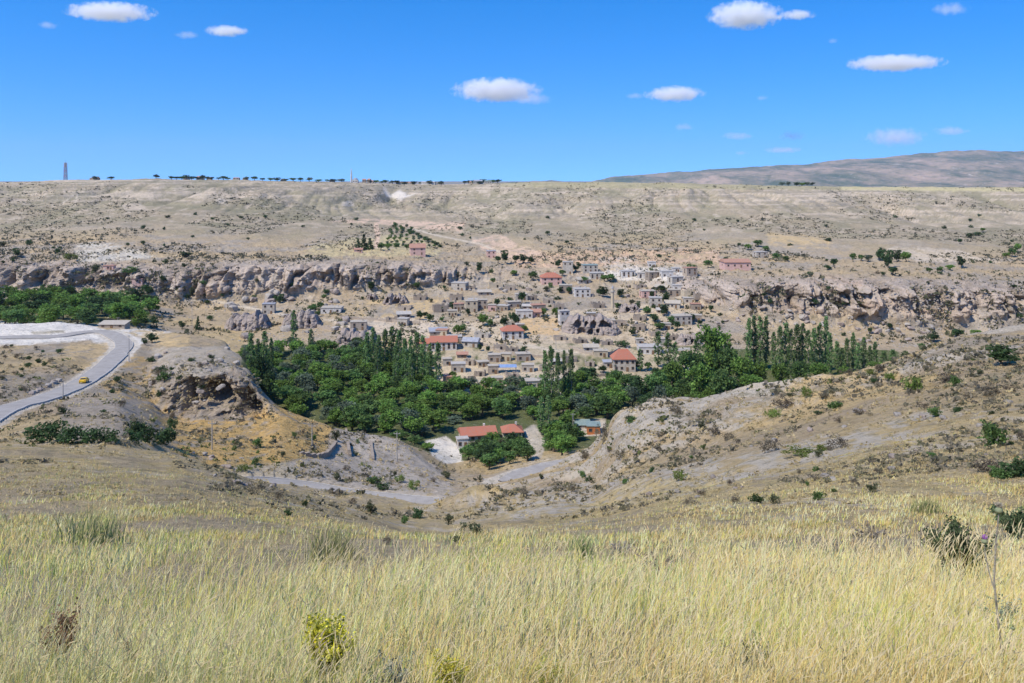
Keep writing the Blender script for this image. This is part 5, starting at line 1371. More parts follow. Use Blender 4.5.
wall_run([(550, 384), (580, 378), (620, 376)], 1.4, .6, M['stonewall'], 'brown terrace wall below the veranda house', ymin=350)

# utility poles
def pole(u, v, hpx, look, ymin=0, arm=True, r=.13):
    p = pix(u, v, ymin); h = hpx * p[1] / FP
    t = empty('utility_pole', tuple(p))
    MB().tube([(0, 0, -.5), (0, 0, h)], [r * 1.2, r * .8], 8).build('post', M['pole'], t)
    if arm:
        MB().box((0, 0, h - .5), (1.8, .12, .12)).build('crossarm', M['pole'], t)
        for x in (-.8, .8): MB().lathe([(.05, 0), (.08, .08), (.05, .18)], 8, (x, 0, h - .44)).build('insulator', M['white'], t)
    describe(t, look, 'utility pole', 'utility poles', u, v)
for q in [(129, 362, 27, 'tall grey pole'), (83, 322, 10, 'short pale pole'), (212, 450, 29, 'tall grey pole'), (118, 325, 8, 'short pale pole'), (192, 330, 28, 'thin pale pole'), (397, 462, 30, 'thin grey pole'), (63, 400, 16, 'thin grey pole'),
          (460, 318, 15, 'thin grey pole'), (520, 330, 14, 'thin grey pole'), (573, 435, 22, 'thin pale pole'), (620, 320, 14, 'thin grey pole'), (556, 350, 14, 'thin grey pole'), (496, 322, 14, 'thin grey pole'), (600, 290, 12, 'thin grey pole'), (752, 248, 10, 'thin pale pole'), (662, 344, 12, 'thin grey pole'), (312, 446, 22, 'thin grey pole')]:
    pole(*q, ymin=150)

# lattice mast on the rim
def rim_point(u):
    i = int(np.argmin(np.abs(U - u))); j = int(np.argmin(VR[i] + (Yg[i] < 1200) * 999 + (Yg[i] > 2500) * 999))
    return np.array(((u - 512) / FP * Yg[i, j], Yg[i, j], Zg[i, j])), Yg[i, j] / FP
p, s = rim_point(65.5); Hh = 19 * s; t = empty('lattice_mast', tuple(p)); b0, b1 = 2.6, 1.9
for sx in (-1, 1):
    for sy in (-1, 1): MB().tube([(sx * b0, sy * b0, -1), (sx * b1, sy * b1, Hh * .9)], .38, 6).build('leg', M['steel'], t)
for k in range(7):
    z0 = Hh * .9 * k / 7; z1 = Hh * .9 * (k + 1) / 7; w0 = b0 + (b1 - b0) * k / 7; w1 = b0 + (b1 - b0) * (k + 1) / 7; mb = MB()
    for a in range(4):
        c = [(-1, -1), (1, -1), (1, 1), (-1, 1)]; A, B = c[a], c[(a + 1) % 4]
        mb.tube([(A[0] * w0, A[1] * w0, z0), (B[0] * w1, B[1] * w1, z1)], .2, 4); mb.tube([(B[0] * w0, B[1] * w0, z0), (A[0] * w1, A[1] * w1, z1)], .2, 4)
        mb.tube([(A[0] * w1, A[1] * w1, z1), (B[0] * w1, B[1] * w1, z1)], .22, 4)
    mb.build('bracing', M['redsteel'] if k % 2 else M['steel'], t)
for z in (.72, .8, .88):
    for a in (0, 2.1, 4.2): MB().box((2.4 * cos(a), 2.4 * sin(a), Hh * z), (.9, .9, 2.4), rz=a).build('antenna', M['white'], t)
MB().tube([(0, 0, Hh * .88), (0, 0, Hh * 1.06)], .16, 6).build('spike', M['steel'], t)
tag(t, 'tall red and grey lattice mast on the left skyline', 'mast')
# mosque on the rim
p, s = rim_point(354); t = empty('mosque', tuple(p + np.array((3, 1, .5))), .0)
MB().box((0, 0, 2.2), (11, 11, 7.5)).build('wall', M['white'], t)
MB().lathe([(5.0 * cos(a), 5.95 + 4.2 * sin(a)) for a in np.linspace(0, 1.52, 8)], 16).build('dome', M['metalroof'], t)
for x in (-3.5, 0, 3.5): window(t, x, -5.5, 2.6, 1.4, 2.4)
tag(t, 'white domed mosque on the plateau rim beside its minaret', 'mosque')
t = empty('minaret', tuple(p + np.array((-5.0, -3, 0))))
MB().lathe([(2.0, -1), (1.8, 14), (1.6, 20)], 12).build('shaft', M['white'], t)
MB().lathe([(1.3, 19.2), (2.0, 20.2), (2.0, 20.8), (1.2, 20.8)], 12).build('balcony', M['white'], t)
MB().lathe([(1.0, 20.8), (.95, 24.5), (1.1, 24.5), (.05, 31)], 12).build('spire', M['white'], t)
tag(t, 'thin white minaret rising from the plateau rim', 'minaret')
for u, w, h, wm, rf, look in [(364, 4, 4, 'stonewall', 'oldtile', 'brown block house'), (369, 3, 4.5, 'stonewall', 'oldtile', 'tall brown house on the rim'), (372, 3, 3, 'tuffwall', 'oldtile', 'tiny tan house on the rim'),
        (403, 14, 3, 'plaster', 'oldtile', 'long low pale building'), (412, 5, 2.5, 'plaster', 'oldtile', 'pale building on the rim'), (428, 14, 3, 'white', 'concrete', 'long white hall on the rim'), (440, 8, 2, 'plaster', 'concrete', 'low pale rim building'),
        (478, 9, 4, 'plaster', 'metalroof', 'grey-roofed rim building'), (488, 7, 3.4, 'plaster', 'greenroof', 'green-roofed rim building'), (472, 5, 3, 'tuffwall', 'oldtile', 'tan building on the rim'), (186, 5, 3, 'tuffwall', 'oldtile', 'tan building among rim trees'), (200, 7, 3.6, 'plaster', 'oldtile', 'pale house among rim trees'),
        (209, 5, 3, 'tuffwall', 'metalroof', 'grey-roofed rim house'), (236, 6, 2, 'plaster', 'oldtile', 'low pale rim building'), (245, 5, 2, 'plaster', 'oldtile', 'low pale rim building'), (93, 6, 2, 'tuffwall', 'oldtile', 'low hut on the left skyline'), (97, 3, 2.4, 'stonewall', 'oldtile', 'tiny brown hut on the left skyline'), (332, 5, 2, 'plaster', 'oldtile', 'low pale rim building'), (283, 5, 2, 'tuffwall', 'oldtile', 'low pale rim building')]:
    p, s = rim_point(u); W, Hh = w * s, h * s; t = empty('town_house', tuple(p + np.array((0, 3, 0))), R.uniform(-.2, .2))
    MB().box((0, 0, Hh * .35 - .5), (W, 9, Hh * .7 + 1)).build('wall', M[wm], t)
    MB().poly([(-W / 2 - .5, -5, Hh * .7), (W / 2 + .5, -5, Hh * .7), (W / 2 + .5, 5, Hh * .7), (-W / 2 - .5, 5, Hh * .7), (-W / 2 + 1, 0, Hh), (W / 2 - 1, 0, Hh)], [(0, 1, 5, 4), (1, 2, 5), (2, 3, 4, 5), (3, 0, 4), (3, 2, 1, 0)]).build('roof', M[rf], t)
    for k in range(max(1, int(W / 4))): window(t, -W / 2 + (k + .5) * W / max(1, int(W / 4)), -4.5, Hh * .38, 1.4, 1.4)
    describe(t, look, 'house', 'buildings along the plateau rim', u, 178)
# small distant town houses on the plain at the foot of the far hills, right
# ------------------------------------------------------------------ the taxi
def car(u, v, paintm, label):
    p = pix(u, v, 150); i = int(np.argmin((RA[:, 0] - p[0]) ** 2 + (RA[:, 1] - p[1]) ** 2)); q = RA[i]
    tg = RA[i + 2] - RA[i - 2]; rz = math.atan2(tg[1], tg[0]); n = np.array((tg[1], -tg[0])) / math.hypot(tg[0], tg[1])
    t = empty('taxi', (q[0] + n[0] * 1.3, q[1] + n[1] * 1.3, q[2] + .14), rz)
    t.rotation_euler = (0, -math.atan2(tg[2], math.hypot(tg[0], tg[1])), rz)
    prof = [(-2.2, .35), (-2.25, .75), (-2.15, 1.0), (-1.45, 1.06), (-1.0, 1.42), (-.3, 1.5), (.45, 1.46), (1.1, 1.05), (1.95, .92), (2.2, .7), (2.2, .35)]
    hw = .88; V_ = [(x, s * hw * (1 if z < 1.08 else .82), z) for s in (-1, 1) for x, z in prof]; k = len(prof)
    F_ = [tuple(range(k))[::-1], tuple(range(k, 2 * k))] + [(j, (j + 1) % k, k + (j + 1) % k, k + j) for j in range(k)]
    body = MB().poly(V_, F_).build('body', paintm, t)
    mb = MB()
    for s in (-1, 1):
        mb.poly([(-1.3, s * .885, 1.06), (.95, s * .885, 1.06), (.45, s * .745, 1.40), (-.92, s * .745, 1.38)], [(0, 1, 2, 3)])
    mb.poly([(1.12, -.78, 1.08), (1.12, .78, 1.08), (.49, .66, 1.45), (.49, -.66, 1.45)], [(0, 1, 2, 3)])
    mb.poly([(-1.47, -.78, 1.09), (-1.47, .78, 1.09), (-1.04, .66, 1.41), (-1.04, -.66, 1.41)], [(3, 2, 1, 0)])
    mb.build('windows', M['glass'], t)
    for x in (-1.35, 1.35):
        for s in (-1, 1):
            w_ = MB().tube([(x, s * .72, .32), (x, s * .93, .32)], .32, 16).build('wheel', M['rubber'], t)
            MB().tube([(x, s * .92, .32), (x, s * .95, .32)], .18, 12).build('rim', M['steel'], w_)
    for s in (-1, 1):
        MB().box((2.2, s * .6, .72), (.08, .32, .16)).build('headlight', M['lamp'], t)
        MB().box((-2.22, s * .65, .8), (.08, .26, .18)).build('tail_light', M['carred'], t)
    MB().box((0, 0, 1.56), (.2, .5, .14)).build('roof_sign', M['lamp'], t)
    tag(t, label, 'taxi')
car(78, 384, M['taxi'], 'yellow taxi driving up the asphalt road on the left')

# ------------------------------------------------------------------ foreground: grass
def blades(name, P_, hgt, wid, cols, label, cat, seed, lean=(.25, .0), segs=3, head=0.0, headcol=None, spread=.0):
    """curved tapering blades; P_ columns x y z, hgt and wid per blade, cols per blade"""
    r = np.random.default_rng(seed); n = len(P_)
    az = r.uniform(0, 2 * pi, n); bend = np.abs(r.normal(.28, .2, n))
    dx = np.cos(az) * bend + lean[0] * r.uniform(.2, 1.6, n); dy = np.sin(az) * bend + lean[1]
    face = r.uniform(-1.3, 1.3, n)          # blades turn a little away from the viewer
    wx, wy = np.cos(face), np.sin(face)
    V_ = []; t_ = np.linspace(0, 1, segs + 1)
    wprof = {0: 1.0, 1: .95, 2: .7, 3: .12} if segs == 3 else None
    for k, t in enumerate(t_):
        x = P_[:, 0] + dx * hgt * t ** 1.8; y = P_[:, 1] + dy * hgt * t ** 1.8; z = P_[:, 2] - .03 + hgt * (t - .22 * bend * t ** 2.5)
        w_ = wid * (wprof[k] if wprof else (1 - t * .85)) * .5
        V_.append(np.stack([x - wx * w_, y - wy * w_, z], 1)); V_.append(np.stack([x + wx * w_, y + wy * w_, z], 1))
    V = np.stack(V_, 1); m_ = 2 * (segs + 1)
    b_ = (np.arange(n) * m_)[:, None, None]
    q = np.array([[2 * k, 2 * k + 1, 2 * k + 3, 2 * k + 2] for k in range(segs)])[None]
    F_ = (q + b_).reshape(-1, 4); C_ = np.repeat(cols[:, None], m_, 1)
    V = V.reshape(-1, 3); C_ = C_.reshape(-1, 3)
    if head > 0:
        sel = np.nonzero(r.uniform(0, 1, n) < head)[0]
        tip = (V.reshape(n, m_, 3)[sel, -2] + V.reshape(n, m_, 3)[sel, -1]) / 2
        prev = (V.reshape(n, m_, 3)[sel, -4] + V.reshape(n, m_, 3)[sel, -3]) / 2
        d = tip - prev; d /= np.linalg.norm(d, axis=1)[:, None] + 1e-9
        L = np.clip(hgt[sel] * .2, .05, .14)[:, None] * r.uniform(.7, 1.3, (len(sel), 1)); w2 = np.maximum(wid[sel] * 1.6, .0036)[:, None]
        side = np.stack([wx[sel], wy[sel], 0 * wx[sel]], 1)
        d2 = d + np.array([.25, 0, -.15]); 
        a0 = tip - d * L * .2; a1 = tip + d * L * .4; a2 = tip + d * L * .4 + d2 * L * .7
        sd2 = np.cross(side, d)
        for sdv in (side, sd2):
            HV = np.stack([a0, a1 - sdv * w2 * .5, a2, a1 + sdv * w2 * .5], 1).reshape(-1, 3)
            HF = np.arange(len(HV)).reshape(-1, 4) + len(V)
            V = np.concatenate([V, HV]); F_ = np.concatenate([F_, HF])
            hc = np.array(headcol)[None] * r.uniform(.8, 1.2, (len(sel), 1)); C_ = np.concatenate([C_, np.repeat(hc, 4, 0)])
    me = np_mesh(name, V, F_, [M['grass']], True, col=C_)
    tag(obj(name, me), label, cat, kind='stuff')

CLEAR = []
for u_, v_, h_, w_ in [(957, 578, 58, 62), (1016, 540, 36, 50), (325, 683, 66, 50), (448, 700, 48, 56), (545, 700, 40, 40), (588, 640, 26, 18), (66, 668, 60, 56), (130, 672, 36, 46), (395, 690, 34, 70), (750, 668, 30, 80), (1004, 640, 44, 46), (92, 545, 52, 84), (330, 560, 46, 70), (580, 560, 36, 36), (818, 615, 44, 60), (925, 512, 18, 38), (655, 572, 16, 60), (870, 538, 12, 50), (620, 555, 14, 28)]:
    q_ = pix(u_, v_); CLEAR.append((q_[0], q_[1], w_ * q_[1] / FP * .45))
def near_points(n, vlo, vhi, seed, u0=-160, u1=1184, ymax=95, clump=0.0, vpow=1.0):
    """roots spread over the slope so that near and far grass look equally thick"""
    r = np.random.default_rng(seed)
    u = r.uniform(u0, u1, n); v = vlo + (vhi - vlo) * r.uniform(0, 1, n) ** vpow
    i = np.clip(np.searchsorted(U, u), 1, NU - 1)
    y = np.empty(n)
    order = np.argsort(i); 
    for ii in np.unique(i):
        m_ = i == ii; jm = int(sum(CNT[:6]))
        vv_ = VMIN[ii, :jm][::-1]; y[m_] = np.interp(v[m_], vv_, Yg[ii, :jm][::-1])
    ok = (y < ymax) & (y > .5); u, y, i = u[ok], y[ok], i[ok]
    x = (u - 512) / FP * y
    x = x + r.normal(0, .02, len(x))
    keep = np.ones(len(x), bool)
    for px_, py_, rad_ in CLEAR:      # the grass is thin where the bushy plants stand
        keep &= ~((np.hypot(x - px_, (y - py_ + rad_ * .5) / 1.5) < rad_) & (r.uniform(0, 1, len(x)) < .9))
    x, y, u, i = x[keep], y[keep], u[keep], i[keep]

    z = np.array([np.interp(yy, Yg[k], Zg[k]) for yy, k in zip(y, i)])
    return np.stack([x, y, z], 1), u, r
def grass_layer(name, n, vlo, vhi, seed, label, hrange, palette, head=.0, headcol=(.8, .68, .4), lean=(.2, 0), thr=None, wpx=1.15, ymax=95, wmin=.0028):
    P_, u, r = near_points(n, vlo, vhi, seed, ymax=ymax)
    x, y = P_[:, 0], P_[:, 1]
    kf = r.uniform(0, 1, len(x)) < np.clip(1.3 - y / 55, .22, 1); P_, u = P_[kf], u[kf]; x, y = P_[:, 0], P_[:, 1]
    f = vnoise(x / 1.4, y / 1.4, seed) * .4 + vnoise(x / .5, y / .5, seed + 1) * .3 + vnoise(x / 3.2, y / 4.5, 77) * .62 - .14
    if thr is not None:
        k = r.uniform(0, 1, len(x)) < np.clip((f - thr) * 5 + .35, .06, 1); P_, u, f = P_[k], u[k], f[k]; x, y = P_[:, 0], P_[:, 1]
    bare = fbm(x / 3.5, y / 5, 5, 281); kb = r.uniform(0, 1, len(x)) > np.clip((bare - .02) * 5, 0, .82) * np.clip((y - 3) / 3, 0, 1)
    P_, u, f = P_[kb], u[kb], f[kb]; x, y = P_[:, 0], P_[:, 1]
    n = len(x)
    h = r.uniform(hrange[0], hrange[1], n) * (.65 + .7 * f) * np.clip(y / 5.5, .35, 1) * np.clip(1.25 - y / 60, .6, 1)
    w_ = np.minimum(np.maximum(wmin, wpx * y / FP), .022 + wmin) * r.uniform(.6, 1.3, n)
    right = np.clip((u - 330) / 500 + .35 * fbm(x / 3, y / 3, 2, seed + 7), 0, 1)
    far_ = np.clip((y - 7) / 18, 0, 1)
    c = palette(r, n, x, y, right, far_)
    blades(name, P_, h, w_, np.minimum(c * np.array([1.5, 1.36, 1.22]), .8), label, 'grass', seed, lean, 3, head, headcol)
STRAW = np.array((.56, .45, .20)); PSTR = np.array((.70, .60, .32)); GRN = np.array((.23, .31, .08)); YGR = np.array((.42, .43, .12)); GGR = np.array((.27, .32, .17)); BRN = np.array((.42, .31, .17))
def pal(mixes):
    def fn(r, n, x, y, right, far_):
        w = np.array([[a, b_] for _, a, b_ in mixes]); cs = np.array([m_[0] for m_ in mixes])
        W_ = w[:, 0][None] * (1 - right[:, None]) + w[:, 1][None] * right[:, None]
        patchy = np.stack([.12 + 2.2 * vnoise(x / (1.0 + k * .37), y / (1.3 + k * .3), 900 + k) ** 3 for k in range(len(mixes))], 1)
        W_ = W_ * patchy; W_ = W_ / W_.sum(1)[:, None]
        pick = (r.uniform(0, 1, (n, 1)) > np.cumsum(W_, 1)).sum(1).clip(0, len(mixes) - 1)
        return cs[pick] * r.uniform(.72, 1.25, (n, 1))
    return fn
P_MAIN = pal([(STRAW, .2, .5), (PSTR, .14, .3), (GRN, .34, .04), (YGR, .34, .1), (GGR, .3, .07), (BRN, .03, .04)])
P_DRY = pal([(STRAW, .45, .55), (PSTR, .3, .35), (YGR, .25, .1)])
P_LOW = pal([(GGR, .35, .15), (GRN, .2, .05), (STRAW, .3, .6), (BRN, .1, .1)])
grass_layer('short_grass', 190000, 455, 760, 1, 'short mixed green and straw grass covering the foreground slope', (.06, .15), P_LOW, thr=.36, lean=(.08, 0), wpx=.62, wmin=.0014)
grass_layer('tall_grass', 230000, 475, 780, 2, 'tall dry grass, greenish left and golden right, in the foreground', (.15, .30), P_MAIN, head=.04, thr=.46, lean=(.08, 0), wpx=.62, wmin=.0014)
grass_layer('feather_grass', 24000, 490, 735, 3, 'pale straw stalks with nodding seed heads above the grass', (.24, .52), P_DRY, head=.6, lean=(.2, 0), wpx=.6, wmin=.0018)
grass_layer('slope_edge_grass', 240000, 425, 540, 4, 'thin dry grass along the far edge of the foreground slope', (.12, .3), P_DRY, thr=.42, ymax=120, wpx=.6)
# ------------------------------------------------------------------ foreground plants, one by one
def leafy_plant(name, u, v, hpx, wpx, cols, label, cat, seed, nst=9, leaf=.035, per=26, stemc='bark', flower=None, dens=1.0):
    p = pix(u, v); s = p[1] / FP; h, w = hpx * s, wpx * s
    r = random.Random(seed); t = empty(name, tuple(p)); st = MB(); cen = []
    for k in range(nst):
        a = 2 * pi * k / nst + r.uniform(-.4, .4); q = w / 2 * r.uniform(.12, 1.0); hh = h * r.uniform(.6, 1.0) * (1 - .25 * (q / (w / 2)) ** 2)
        pts = [(0, 0, -.03)] + [(q * cos(a) * f ** 1.2 + r.uniform(-.03, .03) * w, q * sin(a) * f ** 1.2 + r.uniform(-.03, .03) * w, hh * f) for f in (.3, .6, 1.0)]
        st.tube(pts, [h * .012, h * .009, h * .006, h * .003], 5)
        for f in np.linspace(.22, 1, int(7 * dens) + 2):
            x = np.interp(f, (0, .3, .6, 1), [q_[0] for q_ in pts]); y = np.interp(f, (0, .3, .6, 1), [q_[1] for q_ in pts]); cen.append((x, y, hh * f))
    st.build('stem', M[stemc], t)
    V, F_, cc = leaves(np.array(cen), per, h * .05, leaf * h, cols, seed, .35)
    lf = obj('leaves', np_mesh('leaves', V, F_, [M['leaf']], False, col=cc), t)
    if flower:
        top = [c for c in cen if c[2] > h * .5]
        V, F_, cc = leaves(np.array(top) + np.array([0, 0, .04 * h]), 13, h * .06, .02 * h, flower, seed + 1, .2)
        obj('flowers', np_mesh('flowers', V, F_, [M['leaf']], False, col=cc), t)
    tag(t, label, cat)
    return t
def tussock(u, v, hpx, wpx, cols, label, seed, n=300):
    p = pix(u, v); s = p[1] / FP; r = np.random.default_rng(seed); w = wpx * s
    q = np.clip(r.normal(0, .36, (n, 2)), -.8, .8) * w * .5; P_ = np.stack([p[0] + q[:, 0], p[1] + q[:, 1], np.array([gz(p[0] + a, p[1] + b_) for a, b_ in q])], 1)
    c = np.array(cols)[r.integers(0, len(cols), n)] * r.uniform(.75, 1.25, (n, 1))
    blades('grass_clump', P_, hpx * s * r.uniform(.25, 1.0, n) * (1 - .35 * np.clip(np.abs(q[:, 0]) / w * 2, 0, 1)), np.full(n, max(.004, s * .8)), c, label, 'grass clump', seed, (.1, 0), 3, .0, (.5, .42, .24))
    o = bpy.data.objects[[k for k in bpy.data.objects.keys() if k.startswith('grass_clump')][-1]]
    del o['kind']
OLV = [(.3, .34, .12), (.42, .4, .17), (.52, .46, .22), (.22, .26, .1)]
leafy_plant('thorn_bush', 957, 578, 58, 62, [(0.08, 0.13, 0.05), (0.15, 0.2, 0.09)], 'dark green spiky bush standing in golden grass, left of the thistle', 'bush', 1, 30, .026, 24)
leafy_plant('thorn_bush', 1016, 540, 36, 50, [(0.08, 0.12, 0.05), (0.15, 0.19, 0.09)], 'dark green bush cut by the right edge, behind the thistle', 'bush', 2, 14, .035, 28)
leafy_plant('flowering_plant', 325, 683, 66, 50, [(0.42, 0.44, 0.08), (0.55, 0.52, 0.1)], 'bright yellow-green flowering spurge low in the left foreground', 'flowering plant', 3, 20, .03, 22, 'bark', [(0.8, 0.68, 0.03), (0.85, 0.75, 0.08)])
leafy_plant('flowering_plant', 448, 700, 48, 56, [(0.42, 0.44, 0.08), (0.55, 0.52, 0.1)], 'low yellow flowering plant at the bottom centre', 'flowering plant', 4, 12, .03, 18, 'bark', [(0.8, 0.68, 0.03), (0.85, 0.75, 0.08)])
leafy_plant('flowering_plant', 545, 700, 40, 40, [(0.28, 0.3, 0.08), (0.36, 0.35, 0.1)], 'small sparse yellow plant at the bottom right of centre', 'flowering plant', 5, 8, .03, 9, 'bark', [(0.6, 0.52, 0.06), (0.66, 0.58, 0.1)])
leafy_plant('flowering_plant', 588, 640, 26, 18, [(0.28, 0.3, 0.08), (0.36, 0.35, 0.1)], 'thin yellow-tipped herb in the grass right of centre', 'flowering plant', 6, 6, .03, 7, 'bark', [(0.6, 0.52, 0.06), (0.66, 0.58, 0.1)])
leafy_plant('dead_plant', 66, 668, 60, 56, [(0.3, 0.18, 0.09), (0.42, 0.28, 0.15)], 'rusty brown withered plant at the lower left', 'dead plant', 7, 12, .028, 16)
leafy_plant('dead_plant', 130, 672, 36, 46, [(0.26, 0.17, 0.1), (0.36, 0.26, 0.16)], 'small brown withered plant right of the rusty one', 'dead plant', 8, 9, .03, 9)
leafy_plant('sage_plant', 395, 690, 34, 70, [(0.24, 0.26, 0.2), (0.34, 0.35, 0.28)], 'grey woolly low herb between the two yellow plants', 'herb', 9, 12, .035, 12)
leafy_plant('sage_plant', 750, 668, 30, 80, [(0.2, 0.25, 0.15), (0.28, 0.32, 0.2)], 'grey-green low herb in the grass at the lower right', 'herb', 10, 12, .035, 8)
leafy_plant('sage_plant', 1004, 640, 44, 46, [(0.2, 0.25, 0.17), (0.3, 0.34, 0.24)], 'grey-green feathery herb behind the thistle stem', 'herb', 11, 12, .03, 8)
tussock(92, 545, 52, 84, OLV, 'large olive-green grass clump on the left of the grass slope', 12)
tussock(330, 560, 46, 70, OLV, 'olive-brown grass clump above the yellow flowering plant', 13)
tussock(580, 560, 36, 36, OLV, 'dark olive grass clump at the grass edge in the centre', 14)
tussock(818, 615, 44, 60, OLV, 'olive grass clump amid golden grass right of centre', 15)
tussock(925, 512, 18, 38, OLV, 'grey-green cushion plant above the spiky bush', 16)
leafy_plant('dry_cushion', 655, 572, 16, 60, [(0.28, 0.22, 0.17), (0.36, 0.3, 0.23)], 'brown-grey thorny cushion in the golden grass', 'cushion plant', 17, 16, .05, 14)
leafy_plant('dry_cushion', 870, 538, 12, 50, [(0.28, 0.23, 0.17), (0.36, 0.3, 0.23)], 'low brown thorny cushion left of the spiky bush', 'cushion plant', 18, 16, .06, 14)
leafy_plant('dry_cushion', 620, 555, 14, 28, [(0.3, 0.26, 0.22), (0.4, 0.36, 0.3)], 'pale grey thorny cushion right of the dark olive weed', 'cushion plant', 19, 12, .05, 12)

# thistle at the right
Yt = 3.1
def P3(u, v, dy=0.0): return ((u - 512) / FP * (Yt + dy), Yt + dy, (HR - v) / FP * (Yt + dy))
t = empty('thistle', (P3(1003, 683)[0], Yt, gz(P3(1003, 683)[0], Yt)))
o0 = np.array(t.location)
rel = lambda q: tuple(np.array(q) - o0)
main = [rel((P3(1003, 683)[0], Yt, o0[2] - .02)), rel(P3(1003, 660)), rel(P3(998, 620)), rel(P3(994, 580)), rel(P3(996, 545)), rel(P3(999, 512))]
MB().tube(main, [.0055, .005, .004, .0035, .003, .0022], 7).build('stem', M['thstem'] if 'thstem' in M else M['pale_bark'], t)
side = [rel(P3(994.5, 590)), rel(P3(989, 572, .02)), rel(P3(985.5, 556, .03)), rel(P3(984.5, 545, .03))]
MB().tube(side, [.0028, .0024, .002, .0018], 6).build('stem', M['pale_bark'], t)
m, nt, b = new_mat('thistle_purple'); b.inputs['Base Color'].default_value = (.42, .16, .45, 1); M['purple'] = m
tc = N(nt, 'ShaderNodeTexCoord'); nt.links.new(mixc(nt, noise(nt, tc.outputs['Object'], 400, 3), (.36, .12, .42), (.55, .28, .6)), b.inputs['Base Color'])
m, nt, b = new_mat('thistle_green'); tc = N(nt, 'ShaderNodeTexCoord'); nt.links.new(mixc(nt, noise(nt, tc.outputs['Object'], 150, 3), (.16, .2, .1), (.3, .32, .2)), b.inputs['Base Color']); M['thgreen'] = m
def flower_head(c, r0, petal_mat, seed, n=46):
    q = MB().lathe([(.001, -r0 * .9), (r0 * .75, -r0 * .5), (r0 * .9, 0), (r0 * .6, r0 * .5), (r0 * .3, r0 * .6)], 12, c).build('flower_head', M['thgreen'], t, True)
    rr = random.Random(seed); mb = MB()
    for k in range(n):
        a = rr.uniform(0, 2 * pi); tl = rr.uniform(0, .95); L = r0 * rr.uniform(1.2, 1.7)
        d = np.array((sin(tl) * cos(a), sin(tl) * sin(a), cos(tl)))
        c0 = np.array(c) + np.array((0, 0, r0 * .35)); mb.tube([tuple(c0 + d * r0 * .3), tuple(c0 + d * L)], [r0 * .07, r0 * .03], 4)
    mb.build('petals', petal_mat, q)
flower_head(rel(P3(984.5, 541, .03)), .013, M['purple'], 1)
flower_head(rel(P3(999, 510)), .016, M['pale_bark'], 2, 60)
flower_head(rel(P3(1013, 628, .05)), .008, M['thgreen'], 3, 20)
MB().tube([rel(P3(1001, 655)), rel(P3(1009, 640, .03)), rel(P3(1013, 630, .05))], [.003, .0022, .0016], 6).build('stem', M['pale_bark'], t)
rr = random.Random(5)
for k in range(15):
    f = k / 14; q = np.array([np.interp(f * 5, range(6), [m_[i] for m_ in main]) for i in range(3)]); a = rr.uniform(0, 6.28); L = (.075 - .05 * f) * rr.uniform(.7, 1.2); mb = MB()
    d = np.array((cos(a), sin(a) * .6, .55)); nrm = np.array((-sin(a), cos(a), 0))
    for j in range(6):
        c0 = q + d * L * j / 6; c1 = q + d * L * (j + 1) / 6 - np.array((0, 0, .004 * j)); w_ = L * .16 * (1 - j / 6.5)
        for s in (-1, 1): mb.poly([c0, c0 + nrm * s * w_ * .3, c0 + nrm * s * w_ + d * L * .06, c1], [(0, 1, 2, 3)])
    mb.build('leaf', M['thgreen'], t)
tag(t, 'tall thin thistle with one purple flower at the right edge', 'thistle')

# ------------------------------------------------------------------ clouds: small fair-weather clouds, real volumes far away
def cloud_mat(nm, dens):
    m = bpy.data.materials.new(nm); m.use_nodes = True; nt = m.node_tree; nt.nodes.clear()
    out = nt.nodes.new('ShaderNodeOutputMaterial'); pv = nt.nodes.new('ShaderNodeVolumePrincipled')
    pv.inputs['Color'].default_value = (1, 1, 1, 1); pv.inputs['Anisotropy'].default_value = 0.0
    tc = N(nt, 'ShaderNodeTexCoord'); g = N(nt, 'ShaderNodeNewGeometry')
    sx = N(nt, 'ShaderNodeVectorMath', operation='LENGTH'); nt.links.new(tc.outputs['Object'], sx.inputs[0])
    f = noise(nt, g.outputs['Position'], 0.0052, 6, 0.68)
    # density = clamp(noise + (1 - r) - k)
    a = N(nt, 'ShaderNodeMath', operation='SUBTRACT'); a.inputs[0].default_value = 1.0; nt.links.new(sx.outputs['Value'], a.inputs[1])
    a2 = N(nt, 'ShaderNodeMath', operation='MULTIPLY'); nt.links.new(a.outputs[0], a2.inputs[0]); a2.inputs[1].default_value = 0.9
    s1 = N(nt, 'ShaderNodeMath', operation='MULTIPLY_ADD'); nt.links.new(f, s1.inputs[0]); s1.inputs[1].default_value = 1.9; nt.links.new(a2.outputs[0], s1.inputs[2])
    s2 = N(nt, 'ShaderNodeMapRange'); nt.links.new(s1.outputs[0], s2.inputs[0]); s2.inputs[1].default_value = 1.08; s2.inputs[2].default_value = 1.75; s2.inputs[3].default_value = 0; s2.inputs[4].default_value = dens
    nt.links.new(s2.outputs[0], pv.inputs['Density']); nt.links.new(pv.outputs[0], out.inputs['Volume'])
    return m
MC = [cloud_mat('cloud_thick', .010), cloud_mat('cloud_thin', .0022)]
import bmesh
bm = bmesh.new(); bmesh.ops.create_icosphere(bm, subdivisions=3, radius=1.0)
cme = []
for k in range(2):
    me = bpy.data.meshes.new('cloud'); bm.to_mesh(me); me.materials.append(MC[k]); cme.append(me)
bm.free()
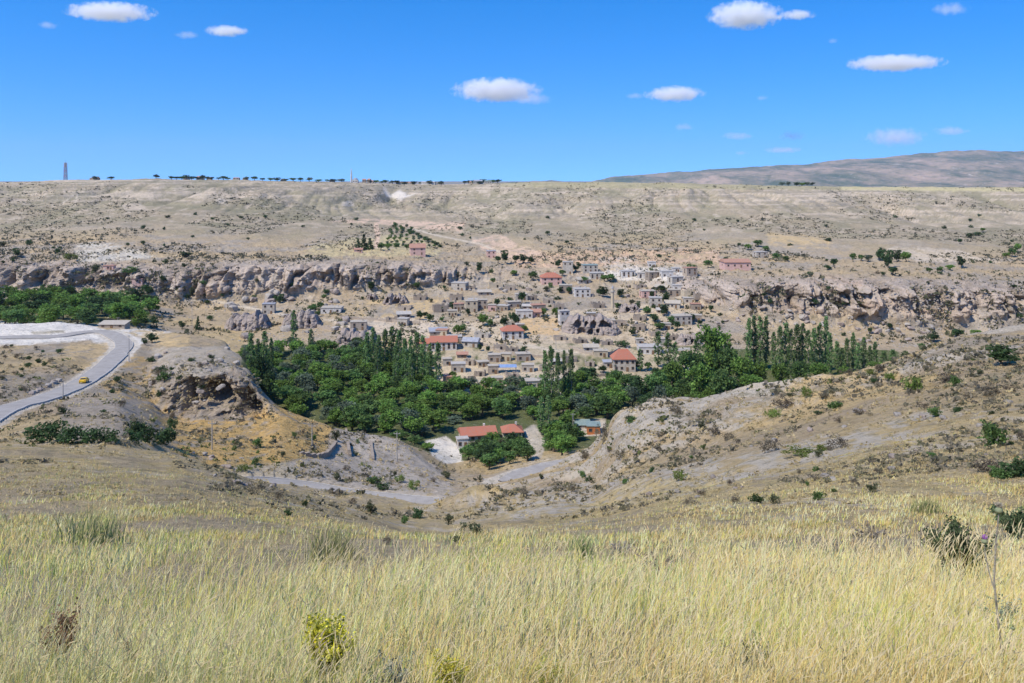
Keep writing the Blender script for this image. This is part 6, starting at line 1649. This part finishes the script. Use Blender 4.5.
CL = [(110, 12, 84, 18, 0, 'long white cloud at the upper left corner'), (48, 25, 22, 8, 1, 'faint wisp left of the long upper-left cloud'), (226, 31, 42, 11, 0, 'small white cloud right of the long upper-left cloud'), (187, 35, 24, 9, 1, 'faint wisp left of the small upper-left cloud'),
      (496, 90, 84, 24, 0, 'bright puffy cloud in the middle of the sky'), (530, 99, 44, 12, 1, 'thin trailing wisp under the middle cloud'), (745, 15, 70, 28, 0, 'largest white cloud at the top right of centre'), (797, 15, 34, 10, 0, 'small white puff touching the largest cloud on its right'),
      (951, 9, 36, 13, 1, 'thin white cloud near the top right corner'), (895, 63, 90, 16, 0, 'long thin cloud at the upper right'), (675, 94, 56, 16, 0, 'flat white cloud right of the middle cloud'), (636, 96, 20, 7, 1, 'faint wisp left of the flat white cloud'), (762, 98, 16, 6, 1, 'tiny faint wisp between flat cloud and long thin cloud'),
      (684, 127, 20, 8, 1, 'tiny faint cloud below the flat white cloud'), (737, 136, 30, 9, 1, 'small low cloud, left one of the low pair'), (792, 136, 26, 11, 1, 'small low cloud, right one of the low pair'), (783, 150, 40, 7, 1, 'thin streak of cloud low under the low pair'), (895, 137, 60, 20, 1, 'ragged low cloud above the distant hills'), (951, 131, 34, 10, 1, 'small cloud right of the ragged low cloud'),
      (833, 41, 14, 6, 1, 'tiny faint wisp above the long thin cloud'), (742, 153, 14, 5, 1, 'faintest tiny wisp low over the distant hills')]
for u, v, w, h, k, lab in CL:
    D_ = 20000.0 + (u * 37 % 11) * 260 + (4000 if v > 120 else 0); s = D_ / FP
    o = obj('cloud', cme[k], None, ((u - 512) * s, D_, (HR - v) * s)); o.scale = (w * s * .58, w * s * .35, h * s * .56)
    tag(o, lab, 'cloud', 'small fair-weather clouds')
write_labels()
# ------------------------------------------------------------------ air
m = bpy.data.materials.new('haze_air'); m.use_nodes = True; nt = m.node_tree; nt.nodes.clear()
out = nt.nodes.new('ShaderNodeOutputMaterial'); pv = nt.nodes.new('ShaderNodeVolumePrincipled')
pv.inputs['Color'].default_value = (.62, .78, 1, 1); pv.inputs['Density'].default_value = 2.3e-5; pv.inputs['Anisotropy'].default_value = .2
nt.links.new(pv.outputs[0], out.inputs['Volume'])
HZ = True
if HZ:
    x0, x1, y0, y1, z0, z1 = -17500, 19000, -600, 15400, -400, 620
    hz_mb = MB().box(((x0 + x1) / 2, (y0 + y1) / 2, (z0 + z1) / 2), (x1 - x0, y1 - y0, z1 - z0))
    tag(hz_mb.build('haze', m), kind='stuff')
